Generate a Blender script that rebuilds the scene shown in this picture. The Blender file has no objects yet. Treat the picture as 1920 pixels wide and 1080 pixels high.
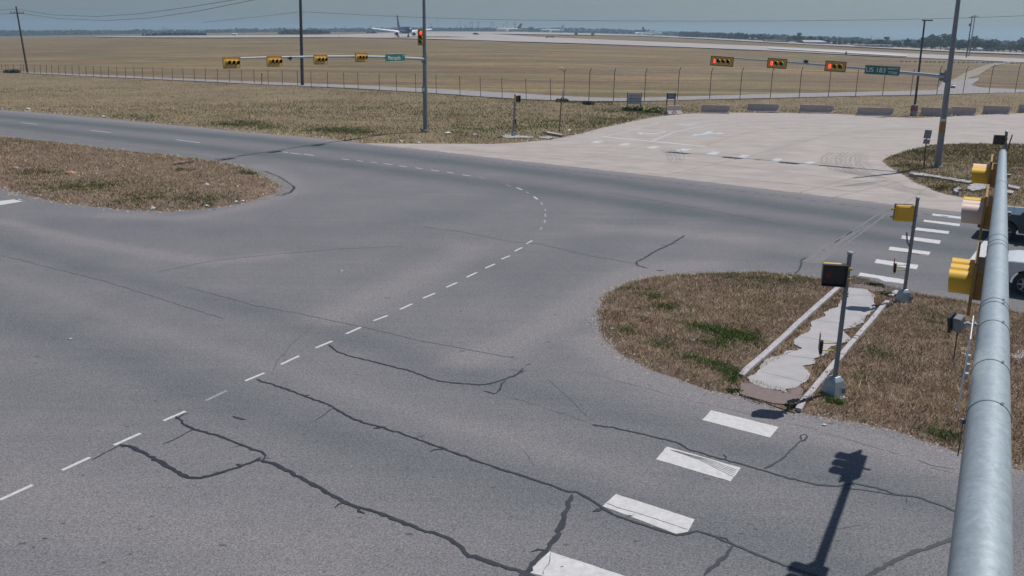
import bpy, bmesh, math, random
import numpy as np
from mathutils import Vector, Matrix
random.seed(7); rng = np.random.default_rng(7)
sc = bpy.context.scene
R = math.radians
# ------------------------------------------------------------ camera, world, sun, exposure
H = 8.0; FPX = 1610.0; TH = R(16.4); RO = R(0.604)
cd = bpy.data.cameras.new('camera'); cam = bpy.data.objects.new('camera', cd); sc.collection.objects.link(cam)
cd.sensor_width = 36.0; cd.lens = 36.0*FPX/1920.0; cd.clip_start = 0.05; cd.clip_end = 20000
fwd = Vector((0, math.cos(TH), -math.sin(TH))); up0 = Vector((0, math.sin(TH), math.cos(TH))); rt0 = Vector((1, 0, 0))
rt = rt0*math.cos(RO) + up0*math.sin(RO); up = up0*math.cos(RO) - rt0*math.sin(RO)
M = Matrix(((rt.x, up.x, -fwd.x, 0), (rt.y, up.y, -fwd.y, 0), (rt.z, up.z, -fwd.z, H), (0, 0, 0, 1)))
cam.matrix_world = M; sc.camera = cam
sc.render.resolution_x = 1024; sc.render.resolution_y = 576
SUN_AZ, SUN_EL = R(58), R(60)
w = bpy.data.worlds.new('World'); sc.world = w; w.use_nodes = True
nt = w.node_tree; nt.nodes.clear()
sky = nt.nodes.new('ShaderNodeTexSky'); sky.sky_type = 'NISHITA'; sky.sun_disc = False
sky.sun_elevation = SUN_EL; sky.sun_rotation = SUN_AZ; sky.altitude = 150; sky.air_density = 1.0; sky.dust_density = 1.1; sky.ozone_density = 2.5
bg = nt.nodes.new('ShaderNodeBackground'); bg.inputs[1].default_value = 0.043
hs = nt.nodes.new('ShaderNodeHueSaturation'); hs.inputs['Saturation'].default_value = 1.0
wo = nt.nodes.new('ShaderNodeOutputWorld')
nt.links.new(sky.outputs[0], hs.inputs['Color']); tn = nt.nodes.new('ShaderNodeMix'); tn.data_type = 'RGBA'; tn.blend_type = 'MULTIPLY'; tn.inputs[0].default_value = 1; tn.inputs[7].default_value = (.86, .935, 1.08, 1)
nt.links.new(hs.outputs[0], tn.inputs[6]); nt.links.new(tn.outputs[2], bg.inputs[0]); nt.links.new(bg.outputs[0], wo.inputs[0])
sd = bpy.data.lights.new('sun', 'SUN'); sd.energy = 3.0; sd.angle = R(0.5); sd.color = (1.0, 0.975, 0.95)
sun = bpy.data.objects.new('sun', sd); sc.collection.objects.link(sun)
SD = Vector((math.sin(SUN_AZ)*math.cos(SUN_EL), math.cos(SUN_AZ)*math.cos(SUN_EL), math.sin(SUN_EL)))
sun.rotation_euler = SD.to_track_quat('Z', 'Y').to_euler()
sc.view_settings.view_transform = 'Standard'; sc.view_settings.look = 'None'; sc.view_settings.gamma = 1; sc.view_settings.use_curve_mapping = False
sc.view_settings.exposure = 0.40
sc.render.engine = 'CYCLES'
sc.cycles.max_bounces = 5; sc.cycles.volume_bounces = 0

# ------------------------------------------------------------ placing helpers (a point of the place for a spot of the photo)
def ray(p):
    x = p[0]-960; y = 540-p[1]; c, s = math.cos(RO), math.sin(RO); x, y = c*x-s*y, s*x+c*y
    c, s = math.cos(TH), math.sin(TH); return (x, c*FPX+s*y, -s*FPX+c*y)
def G(px, py, z=0.0):
    d = ray((px, py)); t = (z-H)/d[2]; return Vector((d[0]*t, d[1]*t, z))
GPX = [-900, 0, 480, 960, 1440, 1920, 2600]; GV = [-.006, -.004, .0023, .0063, .0013, -.0060, -.010]
def ss(a, b, x):
    t = np.clip((np.asarray(x, float)-a)/(b-a), 0, 1); return t*t*(3-2*t)
def terr(X, Y):
    X = np.asarray(X, float); Y = np.asarray(Y, float); D = np.hypot(X, Y)
    px = 960+FPX*X/np.maximum(Y, D*0.2+1e-6)/math.cos(TH)
    g = np.interp(px, GPX, GV)
    z = 3.9*ss(150, 600, D) + D*g*ss(80, 300, D)
    return z
def GT(px, py, dmax=5500):
    d = ray((px, py)); hyp = math.hypot(d[0], d[1]); ux, uy, sl = d[0]/hyp, d[1]/hyp, d[2]/hyp
    Ds = np.concatenate([np.linspace(5, 600, 1200), np.linspace(602, dmax, 2500)])
    z = H+sl*Ds; t = terr(ux*Ds, uy*Ds); k = np.nonzero(z <= t)[0]
    D = Ds[k[0]] if len(k) else dmax
    return Vector((ux*D, uy*D, float(terr(ux*D, uy*D))))
def atY(px, py, Y):
    d = ray((px, py)); t = Y/d[1]; return Vector((d[0]*t, Y, H+d[2]*t))
def onplane(px, py, q, n):
    d = Vector(ray((px, py))); o = Vector((0, 0, H)); t = (Vector(q)-o).dot(Vector(n))/d.dot(Vector(n)); return o+d*t
def proj(v):
    v = Vector(v)-Vector((0, 0, H)); a, b, c = v.dot(rt), v.dot(up), v.dot(fwd); return (960+FPX*a/c, 540-FPX*b/c)

# ------------------------------------------------------------ materials
MATS = {}
def nd(t, k, **kw):
    n = t.nodes.new(k)
    for a, b in kw.items(): setattr(n, a, b)
    return n
def mat(name, col, rough=0.6, metal=0.0, var=0.12, scale=6.0, bump=0.0, col2=None, emit=None, spec=None, det=4):
    if name in MATS: return MATS[name]
    m = bpy.data.materials.new(name); m.use_nodes = True; t = m.node_tree; b = t.nodes['Principled BSDF']
    b.inputs['Roughness'].default_value = rough; b.inputs['Metallic'].default_value = metal
    if spec is not None: b.inputs['Specular IOR Level'].default_value = spec
    tc = nd(t, 'ShaderNodeTexCoord'); no = nd(t, 'ShaderNodeTexNoise'); no.inputs['Scale'].default_value = scale; no.inputs['Detail'].default_value = det
    no.inputs['Roughness'].default_value = 0.65
    t.links.new(tc.outputs['Object'], no.inputs['Vector'])
    rp = nd(t, 'ShaderNodeValToRGB'); c = list(col)
    c1 = [x*(1-var) for x in c]; c2 = list(col2) if col2 else [min(1, x*(1+var)) for x in c]
    rp.color_ramp.elements[0].position = 0.32; rp.color_ramp.elements[1].position = 0.68
    rp.color_ramp.elements[0].color = (*c1, 1); rp.color_ramp.elements[1].color = (*c2, 1)
    t.links.new(no.outputs['Fac'], rp.inputs[0]); t.links.new(rp.outputs[0], b.inputs['Base Color'])
    if bump:
        bu = nd(t, 'ShaderNodeBump'); bu.inputs['Strength'].default_value = bump; bu.inputs['Distance'].default_value = 0.02
        t.links.new(no.outputs['Fac'], bu.inputs['Height']); t.links.new(bu.outputs[0], b.inputs['Normal'])
    if emit:
        b.inputs['Emission Color'].default_value = (*emit[:3], 1); b.inputs['Emission Strength'].default_value = emit[3]
    MATS[name] = m; return m

class NG:   # small node-graph helper
    def __init__(s, name):
        s.m = bpy.data.materials.new(name); s.m.use_nodes = True; s.t = s.m.node_tree; s.b = s.t.nodes['Principled BSDF']; MATS[name] = s.m
        s.pos = nd(s.t, 'ShaderNodeNewGeometry').outputs['Position']
    def noise(s, scale, det=4, rough=.6, vec=None, dist=0):
        n = nd(s.t, 'ShaderNodeTexNoise'); n.inputs['Scale'].default_value = scale; n.inputs['Detail'].default_value = det; n.inputs['Roughness'].default_value = rough
        n.inputs['Distortion'].default_value = dist
        s.t.links.new(vec or s.pos, n.inputs['Vector']); return n.outputs['Fac']
    def mp(s, scale=(1, 1, 1), rot=0):
        n = nd(s.t, 'ShaderNodeMapping'); n.inputs['Rotation'].default_value = (0, 0, rot); n.inputs['Scale'].default_value = scale
        s.t.links.new(s.pos, n.inputs['Vector']); return n.outputs[0]
    def ramp(s, f, stops):
        n = nd(s.t, 'ShaderNodeValToRGB'); e = n.color_ramp.elements
        while len(e) < len(stops): e.new(0.5)
        for i, (p, c) in enumerate(stops):
            e[i].position = p; e[i].color = (*c, 1) if len(c) == 3 else c
        s.t.links.new(f, n.inputs[0]); return n.outputs[0]
    def mix(s, f, a, b, mode='MIX'):
        n = nd(s.t, 'ShaderNodeMix', data_type='RGBA', blend_type=mode)
        for sock, v in ((n.inputs[0], f), (n.inputs[6], a), (n.inputs[7], b)):
            if isinstance(v, (int, float)): sock.default_value = v
            elif isinstance(v, tuple): sock.default_value = (*v, 1) if len(v) == 3 else v
            else: s.t.links.new(v, sock)
        return n.outputs[2]
    def math(s, op, a, b=None):
        n = nd(s.t, 'ShaderNodeMath', operation=op)
        for i, v in enumerate((a, b)):
            if v is None: continue
            if isinstance(v, (int, float)): n.inputs[i].default_value = v
            else: s.t.links.new(v, n.inputs[i])
        return n.outputs[0]
    def attr(s, name):
        n = nd(s.t, 'ShaderNodeAttribute', attribute_name=name); return n
    def out(s, col, rough=.9, h=None, bs=.3, bd=.02):
        s.t.links.new(col, s.b.inputs['Base Color']); s.b.inputs['Roughness'].default_value = rough; s.b.inputs['Specular IOR Level'].default_value = .25
        if h is not None:
            bu = nd(s.t, 'ShaderNodeBump'); bu.inputs['Strength'].default_value = bs; bu.inputs['Distance'].default_value = bd
            s.t.links.new(h, bu.inputs['Height']); s.t.links.new(bu.outputs[0], s.b.inputs['Normal'])
        return s.m

g = NG('asphalt')
wear = g.attr('wear').outputs['Fac']
f = g.math('ADD', wear, g.math('MULTIPLY', g.math('SUBTRACT', g.noise(.35, 5, .6), .5), .5))
f = g.math('ADD', f, g.math('MULTIPLY', g.math('SUBTRACT', g.noise(1.0, 4, .6, g.mp((.08, 1.6, 1), R(34))), .5), .28))
f = g.math('ADD', f, g.math('MULTIPLY', g.math('SUBTRACT', g.noise(1.0, 5, .7, g.mp((.05, 3.4, 1), R(35.5))), .5), .30))
c = g.ramp(f, [(0.10, (.215, .202, .202)), (.5, (.160, .160, .164)), (.95, (.104, .118, .121))])
gr = g.noise(26, 3, .8); gr2 = g.noise(75, 2, .7)
c = g.mix(1.0, c, g.ramp(gr, [(.3, (.50, .50, .50)), (.7, (1.45, 1.45, 1.45))]), 'MULTIPLY')
c = g.mix(1.0, c, g.ramp(gr2, [(.3, (.62, .62, .62)), (.7, (1.36, 1.36, 1.36))]), 'MULTIPLY')
g.out(c, .92, gr2, .25, .01)
g = NG('concrete_paving')
f = g.noise(.5, 6, .65); c = g.ramp(f, [(.3, (.355, .312, .282)), (.7, (.44, .393, .356))])
st = g.noise(1.0, 5, .6, g.mp((.12, 2.2, 1), R(36))); c = g.mix(1.0, c, g.ramp(st, [(.3, (.84, .84, .84)), (.65, (1.05, 1.05, 1.05))]), 'MULTIPLY')
c = g.mix(1.0, c, g.ramp(g.noise(20, 3, .8), [(.3, (.86, .86, .86)), (.7, (1.1, 1.1, 1.1))]), 'MULTIPLY')
wr = g.attr('wear').outputs['Fac']; c = g.mix(g.math('MULTIPLY', wr, .5), c, (.2, .19, .185))
g.out(c, .88, f, .1)
def grassmat(name, dark, mid, straw, green, greenamt, sc1=.35):
    g = NG(name)
    n1 = g.noise(sc1, 6, .65); n2 = g.noise(3.2, 5, .75); n3 = g.noise(14, 4, .8)
    c = g.ramp(n1, [(.32, dark), (.5, mid), (.66, straw)])
    c = g.mix(.75, c, g.ramp(n2, [(.3, dark), (.5, mid), (.7, straw)]))
    c = g.mix(g.ramp(g.noise(sc1*1.7, 5, .7, g.mp((1, 1, 1), .7)), [(.62-greenamt, (0, 0, 0)), (.68-greenamt*.5, (.8, .8, .8))]), c, green)
    c = g.mix(1.0, c, g.ramp(n3, [(.25, (.45, .45, .45)), (.5, (.95, .95, .95)), (.75, (1.5, 1.45, 1.35))]), 'MULTIPLY')
    g.out(c, 1.0, n3, .5, .04); return g.m
M_DIRT = grassmat('dead_grass_soil', (.095, .065, .048), (.18, .125, .09), (.29, .215, .15), (.075, .085, .04), .0)
M_DIRT2 = grassmat('verge_soil', (.14, .108, .07), (.21, .16, .105), (.29, .23, .145), (.13, .14, .065), .04)
# the open field: dry grass with long mown streaks
g = NG('dry_field')
v1 = g.mp((.006, .030, 1), R(8)); v2 = g.mp((.02, .14, 1), R(4))
n1 = g.noise(1.0, 6, .65, v1, .4); n2 = g.noise(1.0, 6, .7, v2, .3); n3 = g.noise(.5, 6, .8); n4 = g.noise(2.6, 5, .8)
c = g.ramp(n1, [(.34, (.13, .086, .066)), (.45, (.19, .13, .083)), (.52, (.125, .122, .064)), (.6, (.27, .195, .095)), (.68, (.155, .10, .072))])
c = g.mix(.5, c, g.ramp(n2, [(.34, (.085, .08, .048)), (.5, (.19, .135, .083)), (.66, (.34, .25, .13))]))
c = g.mix(1.0, c, g.ramp(n3, [(.3, (.72, .72, .72)), (.7, (1.25, 1.22, 1.15))]), 'MULTIPLY')
c = g.mix(1.0, c, g.ramp(n4, [(.28, (.6, .6, .6)), (.72, (1.35, 1.32, 1.25))]), 'MULTIPLY')
M_FIELD = g.out(c, 1.0, n4, .4, .05)
g = NG('grass_blades'); c = g.attr('col').outputs['Color']; g.out(c, .9); g.b.inputs['Specular IOR Level'].default_value = .1; M_BLADE = g.m
g = NG('tree_leaves'); c = g.attr('col').outputs['Color']; g.out(c, .8); M_LEAF = g.m
g = NG('road_paint')
c = g.ramp(g.noise(9, 8, .7), [(.3, (.46, .45, .435)), (.7, (.62, .61, .59))])
c = g.mix(g.ramp(g.noise(1.0, 7, .8, g.mp((1.6, 13, 1), R(35))), [(.60, (0, 0, 0)), (.70, (.75, .75, .75))]), c, (.22, .22, .22))
c = g.mix(g.ramp(g.noise(38, 4, .8), [(.62, (0, 0, 0)), (.68, (.7, .7, .7))]), c, (.2, .2, .2))
M_PAINT = g.out(c, .75)
M_PAINTW = mat('worn_paint', (.27, .27, .265), .8, var=.3, scale=5, det=8)
M_PAINTO = mat('scrubbed_marking', (.165, .16, .16), .9, var=.2, scale=7, det=8)
M_YELP = mat('yellow_paint', (.36, .27, .15), .8, var=.2, scale=4)
M_YELF = mat('faded_yellow_paint', (.215, .185, .15), .8, var=.25, scale=3)
M_TAR = mat('crack_sealant', (.026, .029, .033), .55, var=.35, scale=8, det=6)
M_TARF = mat('old_crack', (.098, .10, .103), .8, var=.3, scale=8)
M_BLUEP = mat('pale_blue_paint', (.42, .48, .50), .7, var=.1)
g = NG('galvanised_steel'); g.b.inputs['Metallic'].default_value = .35
tc_ = nd(g.t, 'ShaderNodeTexCoord').outputs['Object']
c = g.ramp(g.noise(9, 9, .75, tc_, .6), [(.3, (.31, .365, .38)), (.5, (.365, .42, .435)), (.7, (.43, .485, .50))])
vo = nd(g.t, 'ShaderNodeTexVoronoi'); vo.inputs['Scale'].default_value = 45; g.t.links.new(tc_, vo.inputs['Vector'])
bw = nd(g.t, 'ShaderNodeRGBToBW'); g.t.links.new(vo.outputs['Color'], bw.inputs[0]); c = g.mix(.18, c, bw.outputs[0], 'SOFT_LIGHT')
c = g.mix(g.ramp(g.noise(3.2, 8, .85, tc_, 1.5), [(.58, (0, 0, 0)), (.7, (.45, .45, .45))]), c, (.27, .30, .30))
c = g.mix(g.ramp(g.noise(26, 6, .9, tc_, 2), [(.66, (0, 0, 0)), (.72, (.8, .8, .8))]), c, (.52, .57, .58))
M_GALV = g.out(c, .46)
M_GALVD = mat('weathered_steel', (.20, .225, .24), .5, .3, var=.12, scale=5)
M_POLE = mat('dull_galvanised_pole', (.225, .245, .255), .55, .25, var=.12, scale=3, det=7)
M_YEL = mat('signal_yellow', (.78, .46, .03), .42, var=.07, scale=3)
M_YELB = mat('signal_yellow_faded', (.55, .37, .09), .5, var=.12, scale=5)
M_PALE = mat('sun_bleached_plastic', (.72, .55, .46), .5, var=.08, scale=4)
M_BLK = mat('black_plastic', (.018, .018, .02), .45, var=.2)
M_LENS = mat('dark_lens', (.03, .035, .035), .2, var=.1)
M_LENSG = mat('dark_green_lens', (.02, .06, .045), .2, var=.1)
M_RED = mat('lit_red_lens', (.8, .05, .04), .3, emit=(1.0, .055, .04, 1.15))
M_GRN = mat('sign_green', (.02, .15, .11), .45, var=.08)
M_WHT = mat('sign_white', (.78, .8, .8), .5, var=.04)
M_SIGNB = mat('sign_back_grey', (.26, .26, .29), .5, .3, var=.1)
M_SIGNG = mat('sign_pale_grey', (.52, .54, .58), .5, var=.06)
M_NAVY = mat('sign_navy', (.03, .06, .14), .5, var=.1)
M_BLU2 = mat('sign_blue_print', (.16, .26, .36), .5, var=.2, scale=3)
M_INK = mat('sign_ink', (.04, .05, .12), .6)
M_WOOD = mat('creosoted_wood', (.075, .062, .06), .9, var=.2, scale=3)
M_DKM = mat('dark_painted_steel', (.035, .038, .045), .5, .1, var=.1)
M_CON = mat('cast_concrete', (.36, .34, .33), .9, var=.16, scale=3, bump=.2, det=7)
M_KERB = mat('kerb_concrete', (.41, .385, .38), .9, var=.2, scale=5, bump=.2, det=8)
M_PATH = mat('path_concrete', (.37, .355, .35), .9, var=.10, scale=2.2, bump=.15, det=8)
M_BRICK = mat('red_brick_pavers', (.185, .14, .13), .9, var=.12, scale=9)
M_REDP = mat('red_painted_concrete', (.28, .11, .12), .8, var=.15)
M_BARR = mat('grey_barrier_concrete', (.43, .36, .32), .9, var=.14, scale=2.5, bump=.2, det=7)
M_RUB = mat('rubber', (.02, .02, .022), .8)

# ------------------------------------------------------------ mesh helpers
COL = sc.collection
def basis(d):
    d = Vector(d).normalized(); a = Vector((0, 0, 1)) if abs(d.z) < .95 else Vector((1, 0, 0))
    u = d.cross(a).normalized(); return u, d.cross(u).normalized(), d
class MB:
    def __init__(s): s.v = []; s.f = []; s.c = []
    def add(s, vs, fs):
        o = len(s.v); s.v += [tuple(v) for v in vs]; s.f += [tuple(i+o for i in f) for f in fs]; return s
    def box(s, c, size, rz=0, M=None):
        a, b, h = [x/2 for x in size]; vs = [Vector((x, y, z)) for x in (-a, a) for y in (-b, b) for z in (-h, h)]
        if M is None: M = Matrix.Rotation(rz, 3, 'Z')
        vs = [M @ v+Vector(c) for v in vs]
        return s.add(vs, [(0, 1, 3, 2), (4, 6, 7, 5), (0, 4, 5, 1), (2, 3, 7, 6), (0, 2, 6, 4), (1, 5, 7, 3)])
    def tube(s, p0, p1, r0, r1=None, n=12, cap=True):
        if r1 is None: r1 = r0
        p0, p1 = Vector(p0), Vector(p1); u, v, d = basis(p1-p0); vs = []
        for p, r in ((p0, r0), (p1, r1)):
            for i in range(n):
                a = 2*math.pi*i/n; vs.append(p+(u*math.cos(a)+v*math.sin(a))*r)
        fs = [(i, i+n, (i+1) % n+n, (i+1) % n) for i in range(n)]
        if cap: fs += [tuple(range(n)), tuple(range(2*n-1, n-1, -1))]
        return s.add(vs, fs)
    def path(s, pts, r, n=6):
        pts = [Vector(p) for p in pts]; vs = []; fs = []; rs = r if isinstance(r, (list, tuple)) else [r]*len(pts)
        u0 = None
        for k, p in enumerate(pts):
            d = (pts[min(k+1, len(pts)-1)]-pts[max(k-1, 0)]).normalized()
            if u0 is None: u0, _, _ = basis(d)
            u0 = (u0-d*u0.dot(d)).normalized(); v0 = d.cross(u0)
            for i in range(n):
                a = 2*math.pi*i/n; vs.append(p+(u0*math.cos(a)+v0*math.sin(a))*rs[k])
            if k: fs += [((k-1)*n+i, (k-1)*n+(i+1) % n, k*n+(i+1) % n, k*n+i) for i in range(n)]
        fs += [tuple(range(n))[::-1], tuple(range((len(pts)-1)*n, len(pts)*n))]
        return s.add(vs, fs)
    def lathe(s, prof, c=(0, 0, 0), n=16, axis='Z'):
        vs = []; fs = []; c = Vector(c)
        for r, z in prof:
            for i in range(n):
                a = 2*math.pi*i/n; q = (r*math.cos(a), r*math.sin(a), z)
                if axis == 'X': q = (z, q[0], q[1])
                if axis == 'Y': q = (q[0], z, q[1])
                vs.append(Vector(q)+c)
        for k in range(len(prof)-1): fs += [(k*n+i, k*n+(i+1) % n, (k+1)*n+(i+1) % n, (k+1)*n+i) for i in range(n)]
        fs += [tuple(range(n))[::-1], tuple(range((len(prof)-1)*n, len(prof)*n))]
        return s.add(vs, fs)
    def frustum(s, c, a0, a1, h, rz=0):
        vs = []
        for a, z in ((a0, 0), (a1, h)):
            for x, y in ((-1, -1), (1, -1), (1, 1), (-1, 1)):
                q = Matrix.Rotation(rz, 3, 'Z') @ Vector((x*a/2, y*a/2, z)); vs.append(q+Vector(c))
        return s.add(vs, [(3, 2, 1, 0), (4, 5, 6, 7)]+[(i, (i+1) % 4, (i+1) % 4+4, i+4) for i in range(4)])
    def prism(s, pts, off):
        n = len(pts); off = Vector(off); vs = [Vector(p) for p in pts]+[Vector(p)+off for p in pts]
        return s.add(vs, [tuple(range(n))[::-1], tuple(range(n, 2*n))]+[(i, (i+1) % n, (i+1) % n+n, i+n) for i in range(n)])
    def build(s, name, m, parent=None, smooth=False, loc=None, bevel=0):
        me = bpy.data.meshes.new(name); me.from_pydata(s.v, [], s.f)
        bm = bmesh.new(); bm.from_mesh(me); bmesh.ops.recalc_face_normals(bm, faces=bm.faces)
        if bevel: bmesh.ops.bevel(bm, geom=[e for e in bm.edges], offset=bevel, segments=1, affect='EDGES', profile=.5)
        bm.to_mesh(me); bm.free()
        if smooth:
            me.shade_smooth()
            try: me.set_sharp_from_angle(angle=R(40))
            except Exception: pass
        o = bpy.data.objects.new(name, me); COL.objects.link(o)
        if m: me.materials.append(m)
        if parent: o.parent = parent
        if loc: o.location = loc
        return o
def tag(o, label=None, cat=None, group=None, kind=None):
    for k, v in (('label', label), ('category', cat), ('group', group), ('kind', kind)):
        if v: o[k] = v
    return o
def thing(name, label, cat, loc=(0, 0, 0), rz=0, group=None, rot=None):
    o = bpy.data.objects.new(name, None); COL.objects.link(o); o.location = loc; o.rotation_euler = rot or (0, 0, rz); o.empty_display_size = .2
    return tag(o, label, cat, group)
def copy_tree(o, parent=None):
    c = o.copy(); COL.objects.link(c)
    if parent: c.parent = parent
    for ch in list(o.children): copy_tree(ch, c)
    return c
def npmesh(name, verts, faces, m, cols=None, attrname='col', fac=None, smooth=False):
    me = bpy.data.meshes.new(name); verts = np.asarray(verts, np.float32); faces = np.asarray(faces, np.int32); k = faces.shape[1]
    me.vertices.add(len(verts)); me.vertices.foreach_set('co', verts.ravel())
    me.loops.add(faces.size); me.loops.foreach_set('vertex_index', faces.ravel())
    me.polygons.add(len(faces)); me.polygons.foreach_set('loop_start', np.arange(0, faces.size, k, dtype=np.int32)); me.polygons.foreach_set('loop_total', np.full(len(faces), k, np.int32))
    me.update(calc_edges=True); me.validate()
    if cols is not None:
        a = me.attributes.new('col', 'FLOAT_COLOR', 'POINT'); a.data.foreach_set('color', np.asarray(cols, np.float32).ravel())
    if fac is not None:
        a = me.attributes.new('wear', 'FLOAT', 'POINT'); a.data.foreach_set('value', np.asarray(fac, np.float32).ravel())
    if smooth: me.shade_smooth()
    o = bpy.data.objects.new(name, me); COL.objects.link(o); me.materials.append(m); return o
def polydist(X, Y, poly):   # signed distance, >0 inside
    P = np.array([(p[0], p[1]) for p in poly]); d = np.full(X.shape, 1e9); ins = np.zeros(X.shape, bool)
    for i in range(len(P)):
        a = P[i]; b = P[(i+1) % len(P)]; ab = b-a; L = ab@ab+1e-12
        t = np.clip(((X-a[0])*ab[0]+(Y-a[1])*ab[1])/L, 0, 1); d = np.minimum(d, np.hypot(X-a[0]-t*ab[0], Y-a[1]-t*ab[1]))
        cr = ((a[1] > Y) != (b[1] > Y)); xi = a[0]+(Y-a[1])*ab[0]/(ab[1] if abs(ab[1]) > 1e-9 else 1e-9); ins ^= cr & (X < xi)
    return np.where(ins, d, -d)
def linedist(X, Y, pts):
    d = np.full(X.shape, 1e9)
    for a, b in zip(pts[:-1], pts[1:]):
        ax, ay = a[0], a[1]; bx, by = b[0]-ax, b[1]-ay; L = bx*bx+by*by+1e-12
        t = np.clip(((X-ax)*bx+(Y-ay)*by)/L, 0, 1); d = np.minimum(d, np.hypot(X-ax-t*bx, Y-ay-t*by))
    return d
_gr = rng.random((256, 256))
def vnoise(X, Y, s):
    x = X/s; y = Y/s; xi = np.floor(x).astype(int); yi = np.floor(y).astype(int); fx = x-xi; fy = y-yi; fx = fx*fx*(3-2*fx); fy = fy*fy*(3-2*fy)
    g_ = lambda i, j: _gr[i % 256, j % 256]
    return (g_(xi, yi)*(1-fx)+g_(xi+1, yi)*fx)*(1-fy)+(g_(xi, yi+1)*(1-fx)+g_(xi+1, yi+1)*fx)*fy
def gridmesh(name, xs, ys, zf, m, keep=None, fac=None, smooth=False):
    X, Y = np.meshgrid(xs, ys); Z = zf(X, Y); nx, ny = len(xs), len(ys)
    idx = np.arange(nx*ny).reshape(ny, nx); F = np.stack([idx[:-1, :-1], idx[:-1, 1:], idx[1:, 1:], idx[1:, :-1]], -1).reshape(-1, 4)
    if keep is not None:
        K = keep(X, Y).ravel(); F = F[K[F].any(1)]
    used = np.unique(F); rm = np.full(nx*ny, -1); rm[used] = np.arange(len(used)); V = np.stack([X.ravel(), Y.ravel(), Z.ravel()], -1)[used]
    ff = fac(X, Y).ravel()[used] if fac else None
    return npmesh(name, V, rm[F], m, fac=ff, smooth=smooth)
def gp(l): return [G(*p) for p in l]

# ------------------------------------------------------------ the ground: one sheet out to the horizon
az = np.concatenate([np.linspace(-180, -50, 40, endpoint=False), np.linspace(-50, 50, 320), np.linspace(50, 180, 41)[1:]])*math.pi/180
Ds = np.concatenate([[0.01, 8, 20, 40, 60, 80], np.linspace(90, 700, 160), np.geomspace(710, 6500, 90)])
A, D = np.meshgrid(az, Ds); X = D*np.sin(A); Y = D*np.cos(A); Z = terr(X, Y)
bumpy = (vnoise(X+900, Y+900, 37)-.5)*.7*ss(230, 420, D)+(vnoise(X+400, Y+700, 11)-.5)*.15*ss(150, 220, D)
Z = Z+np.where(Y > 0, bumpy*0.4, 0)
n_, m_ = A.shape; idx = np.arange(n_*m_).reshape(n_, m_)
F = np.stack([idx[:-1, :-1], idx[1:, :-1], idx[1:, 1:], idx[:-1, 1:]], -1).reshape(-1, 4)
tag(npmesh('ground', np.stack([X, Y, Z], -1).reshape(-1, 3), F, M_FIELD, smooth=True), kind='structure')

# ------------------------------------------------------------ asphalt and concrete
A_TOP = [(0, 206), (120, 215), (240, 226), (360, 237.5), (480, 249), (600, 259), (692, 270), (800, 281), (960, 299.5), (1200, 326), (1440, 354), (1660, 381), (1815, 398), (1920, 409), (2300, 450)]
at = gp(A_TOP); dl = (at[0]-at[1]).normalized(); dr = (at[-1]-at[-2]).normalized()
pa = [at[0]+dl*160]+at+[at[-1]+dr*90]+[Vector((130, -40, 0)), Vector((-200, -40, 0))]
def band(pts, w, s): return ([G(*p) for p in pts], w*H/9, s)
WEAR = [band([(-300, 190), (0, 219), (480, 262), (700, 287), (960, 318), (1200, 350), (1440, 385), (1700, 422), (2100, 480)], 1.5, .55),
        band([(-300, 205), (0, 234), (300, 268), (600, 303), (960, 350), (1300, 400), (1600, 440), (2000, 500)], 1.5, .5),
        band([(-100, 420), (0, 455), (150, 500), (300, 540), (500, 590), (700, 650), (900, 712), (1200, 790), (1500, 880), (1800, 960)], .7, .27),
        band([(-100, 540), (0, 595), (200, 665), (400, 745), (700, 840), (1000, 915), (1300, 990), (1600, 1060)], .8, .26),
        band([(100, 420), (300, 430), (520, 440), (700, 425), (850, 400), (960, 370)], 1.6, .14),
        band([(820, 480), (980, 520), (1060, 500), (1150, 440), (1250, 400)], 1.6, .15),
        band([(1450, 480), (1600, 500), (1800, 530)], 1.0, .25),
        band([(0, 415), (150, 452), (300, 480), (400, 492), (520, 480)], .5, -.45),
        band([(-50, 510), (80, 545), (250, 605), (450, 670), (650, 735), (900, 810), (1200, 900)], .45, -.20),
        band([(620, 600), (700, 560), (780, 520), (880, 470)], 1.1, -.35),
        band([(860, 680), (950, 650), (1040, 605), (1110, 560), (1180, 515), (1320, 498)], .8, -.45),
        band([(1100, 640), (1200, 710), (1350, 755), (1500, 800), (1700, 850), (1850, 890)], .55, -.5),
        band([(1130, 430), (1230, 435), (1400, 450)], 1.0, -.35),
        band([(0, 207), (480, 251), (700, 271), (1200, 328), (1815, 400)], .9, -.45),
        band([(200, 405), (350, 412), (480, 385), (560, 360), (540, 330), (480, 312)], .7, -.3),
        band([(0, 900), (300, 1000), (700, 1100)], 1.4, -.25)]
def wearf(X, Y):
    w_ = np.full(X.shape, .42)
    for pts, wd, s in WEAR:
        d = linedist(X, Y, pts); w_ += s*np.exp(-(d/wd)**2)
    return w_
xs = np.unique(np.round(np.concatenate([np.arange(-250, -66, 4), np.arange(-66, 50, .33), np.arange(50, 150, 4)]), 3))
ys = np.unique(np.round(np.concatenate([np.arange(-40, 5, 3), np.arange(5, 40, .25), np.arange(40, 100, .5), np.arange(100, 260, 4)]), 3))
def za(X, Y):
    s = polydist(X, Y, pa)+(vnoise(X, Y, .6)-.5)*.22+(vnoise(X+50, Y, .17)-.5)*.08
    return np.minimum(.03, s*.12)
tag(gridmesh('road', xs, ys, za, MATS['asphalt'], keep=lambda X, Y: polydist(X, Y, pa) > -3, fac=wearf), kind='structure')

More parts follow.
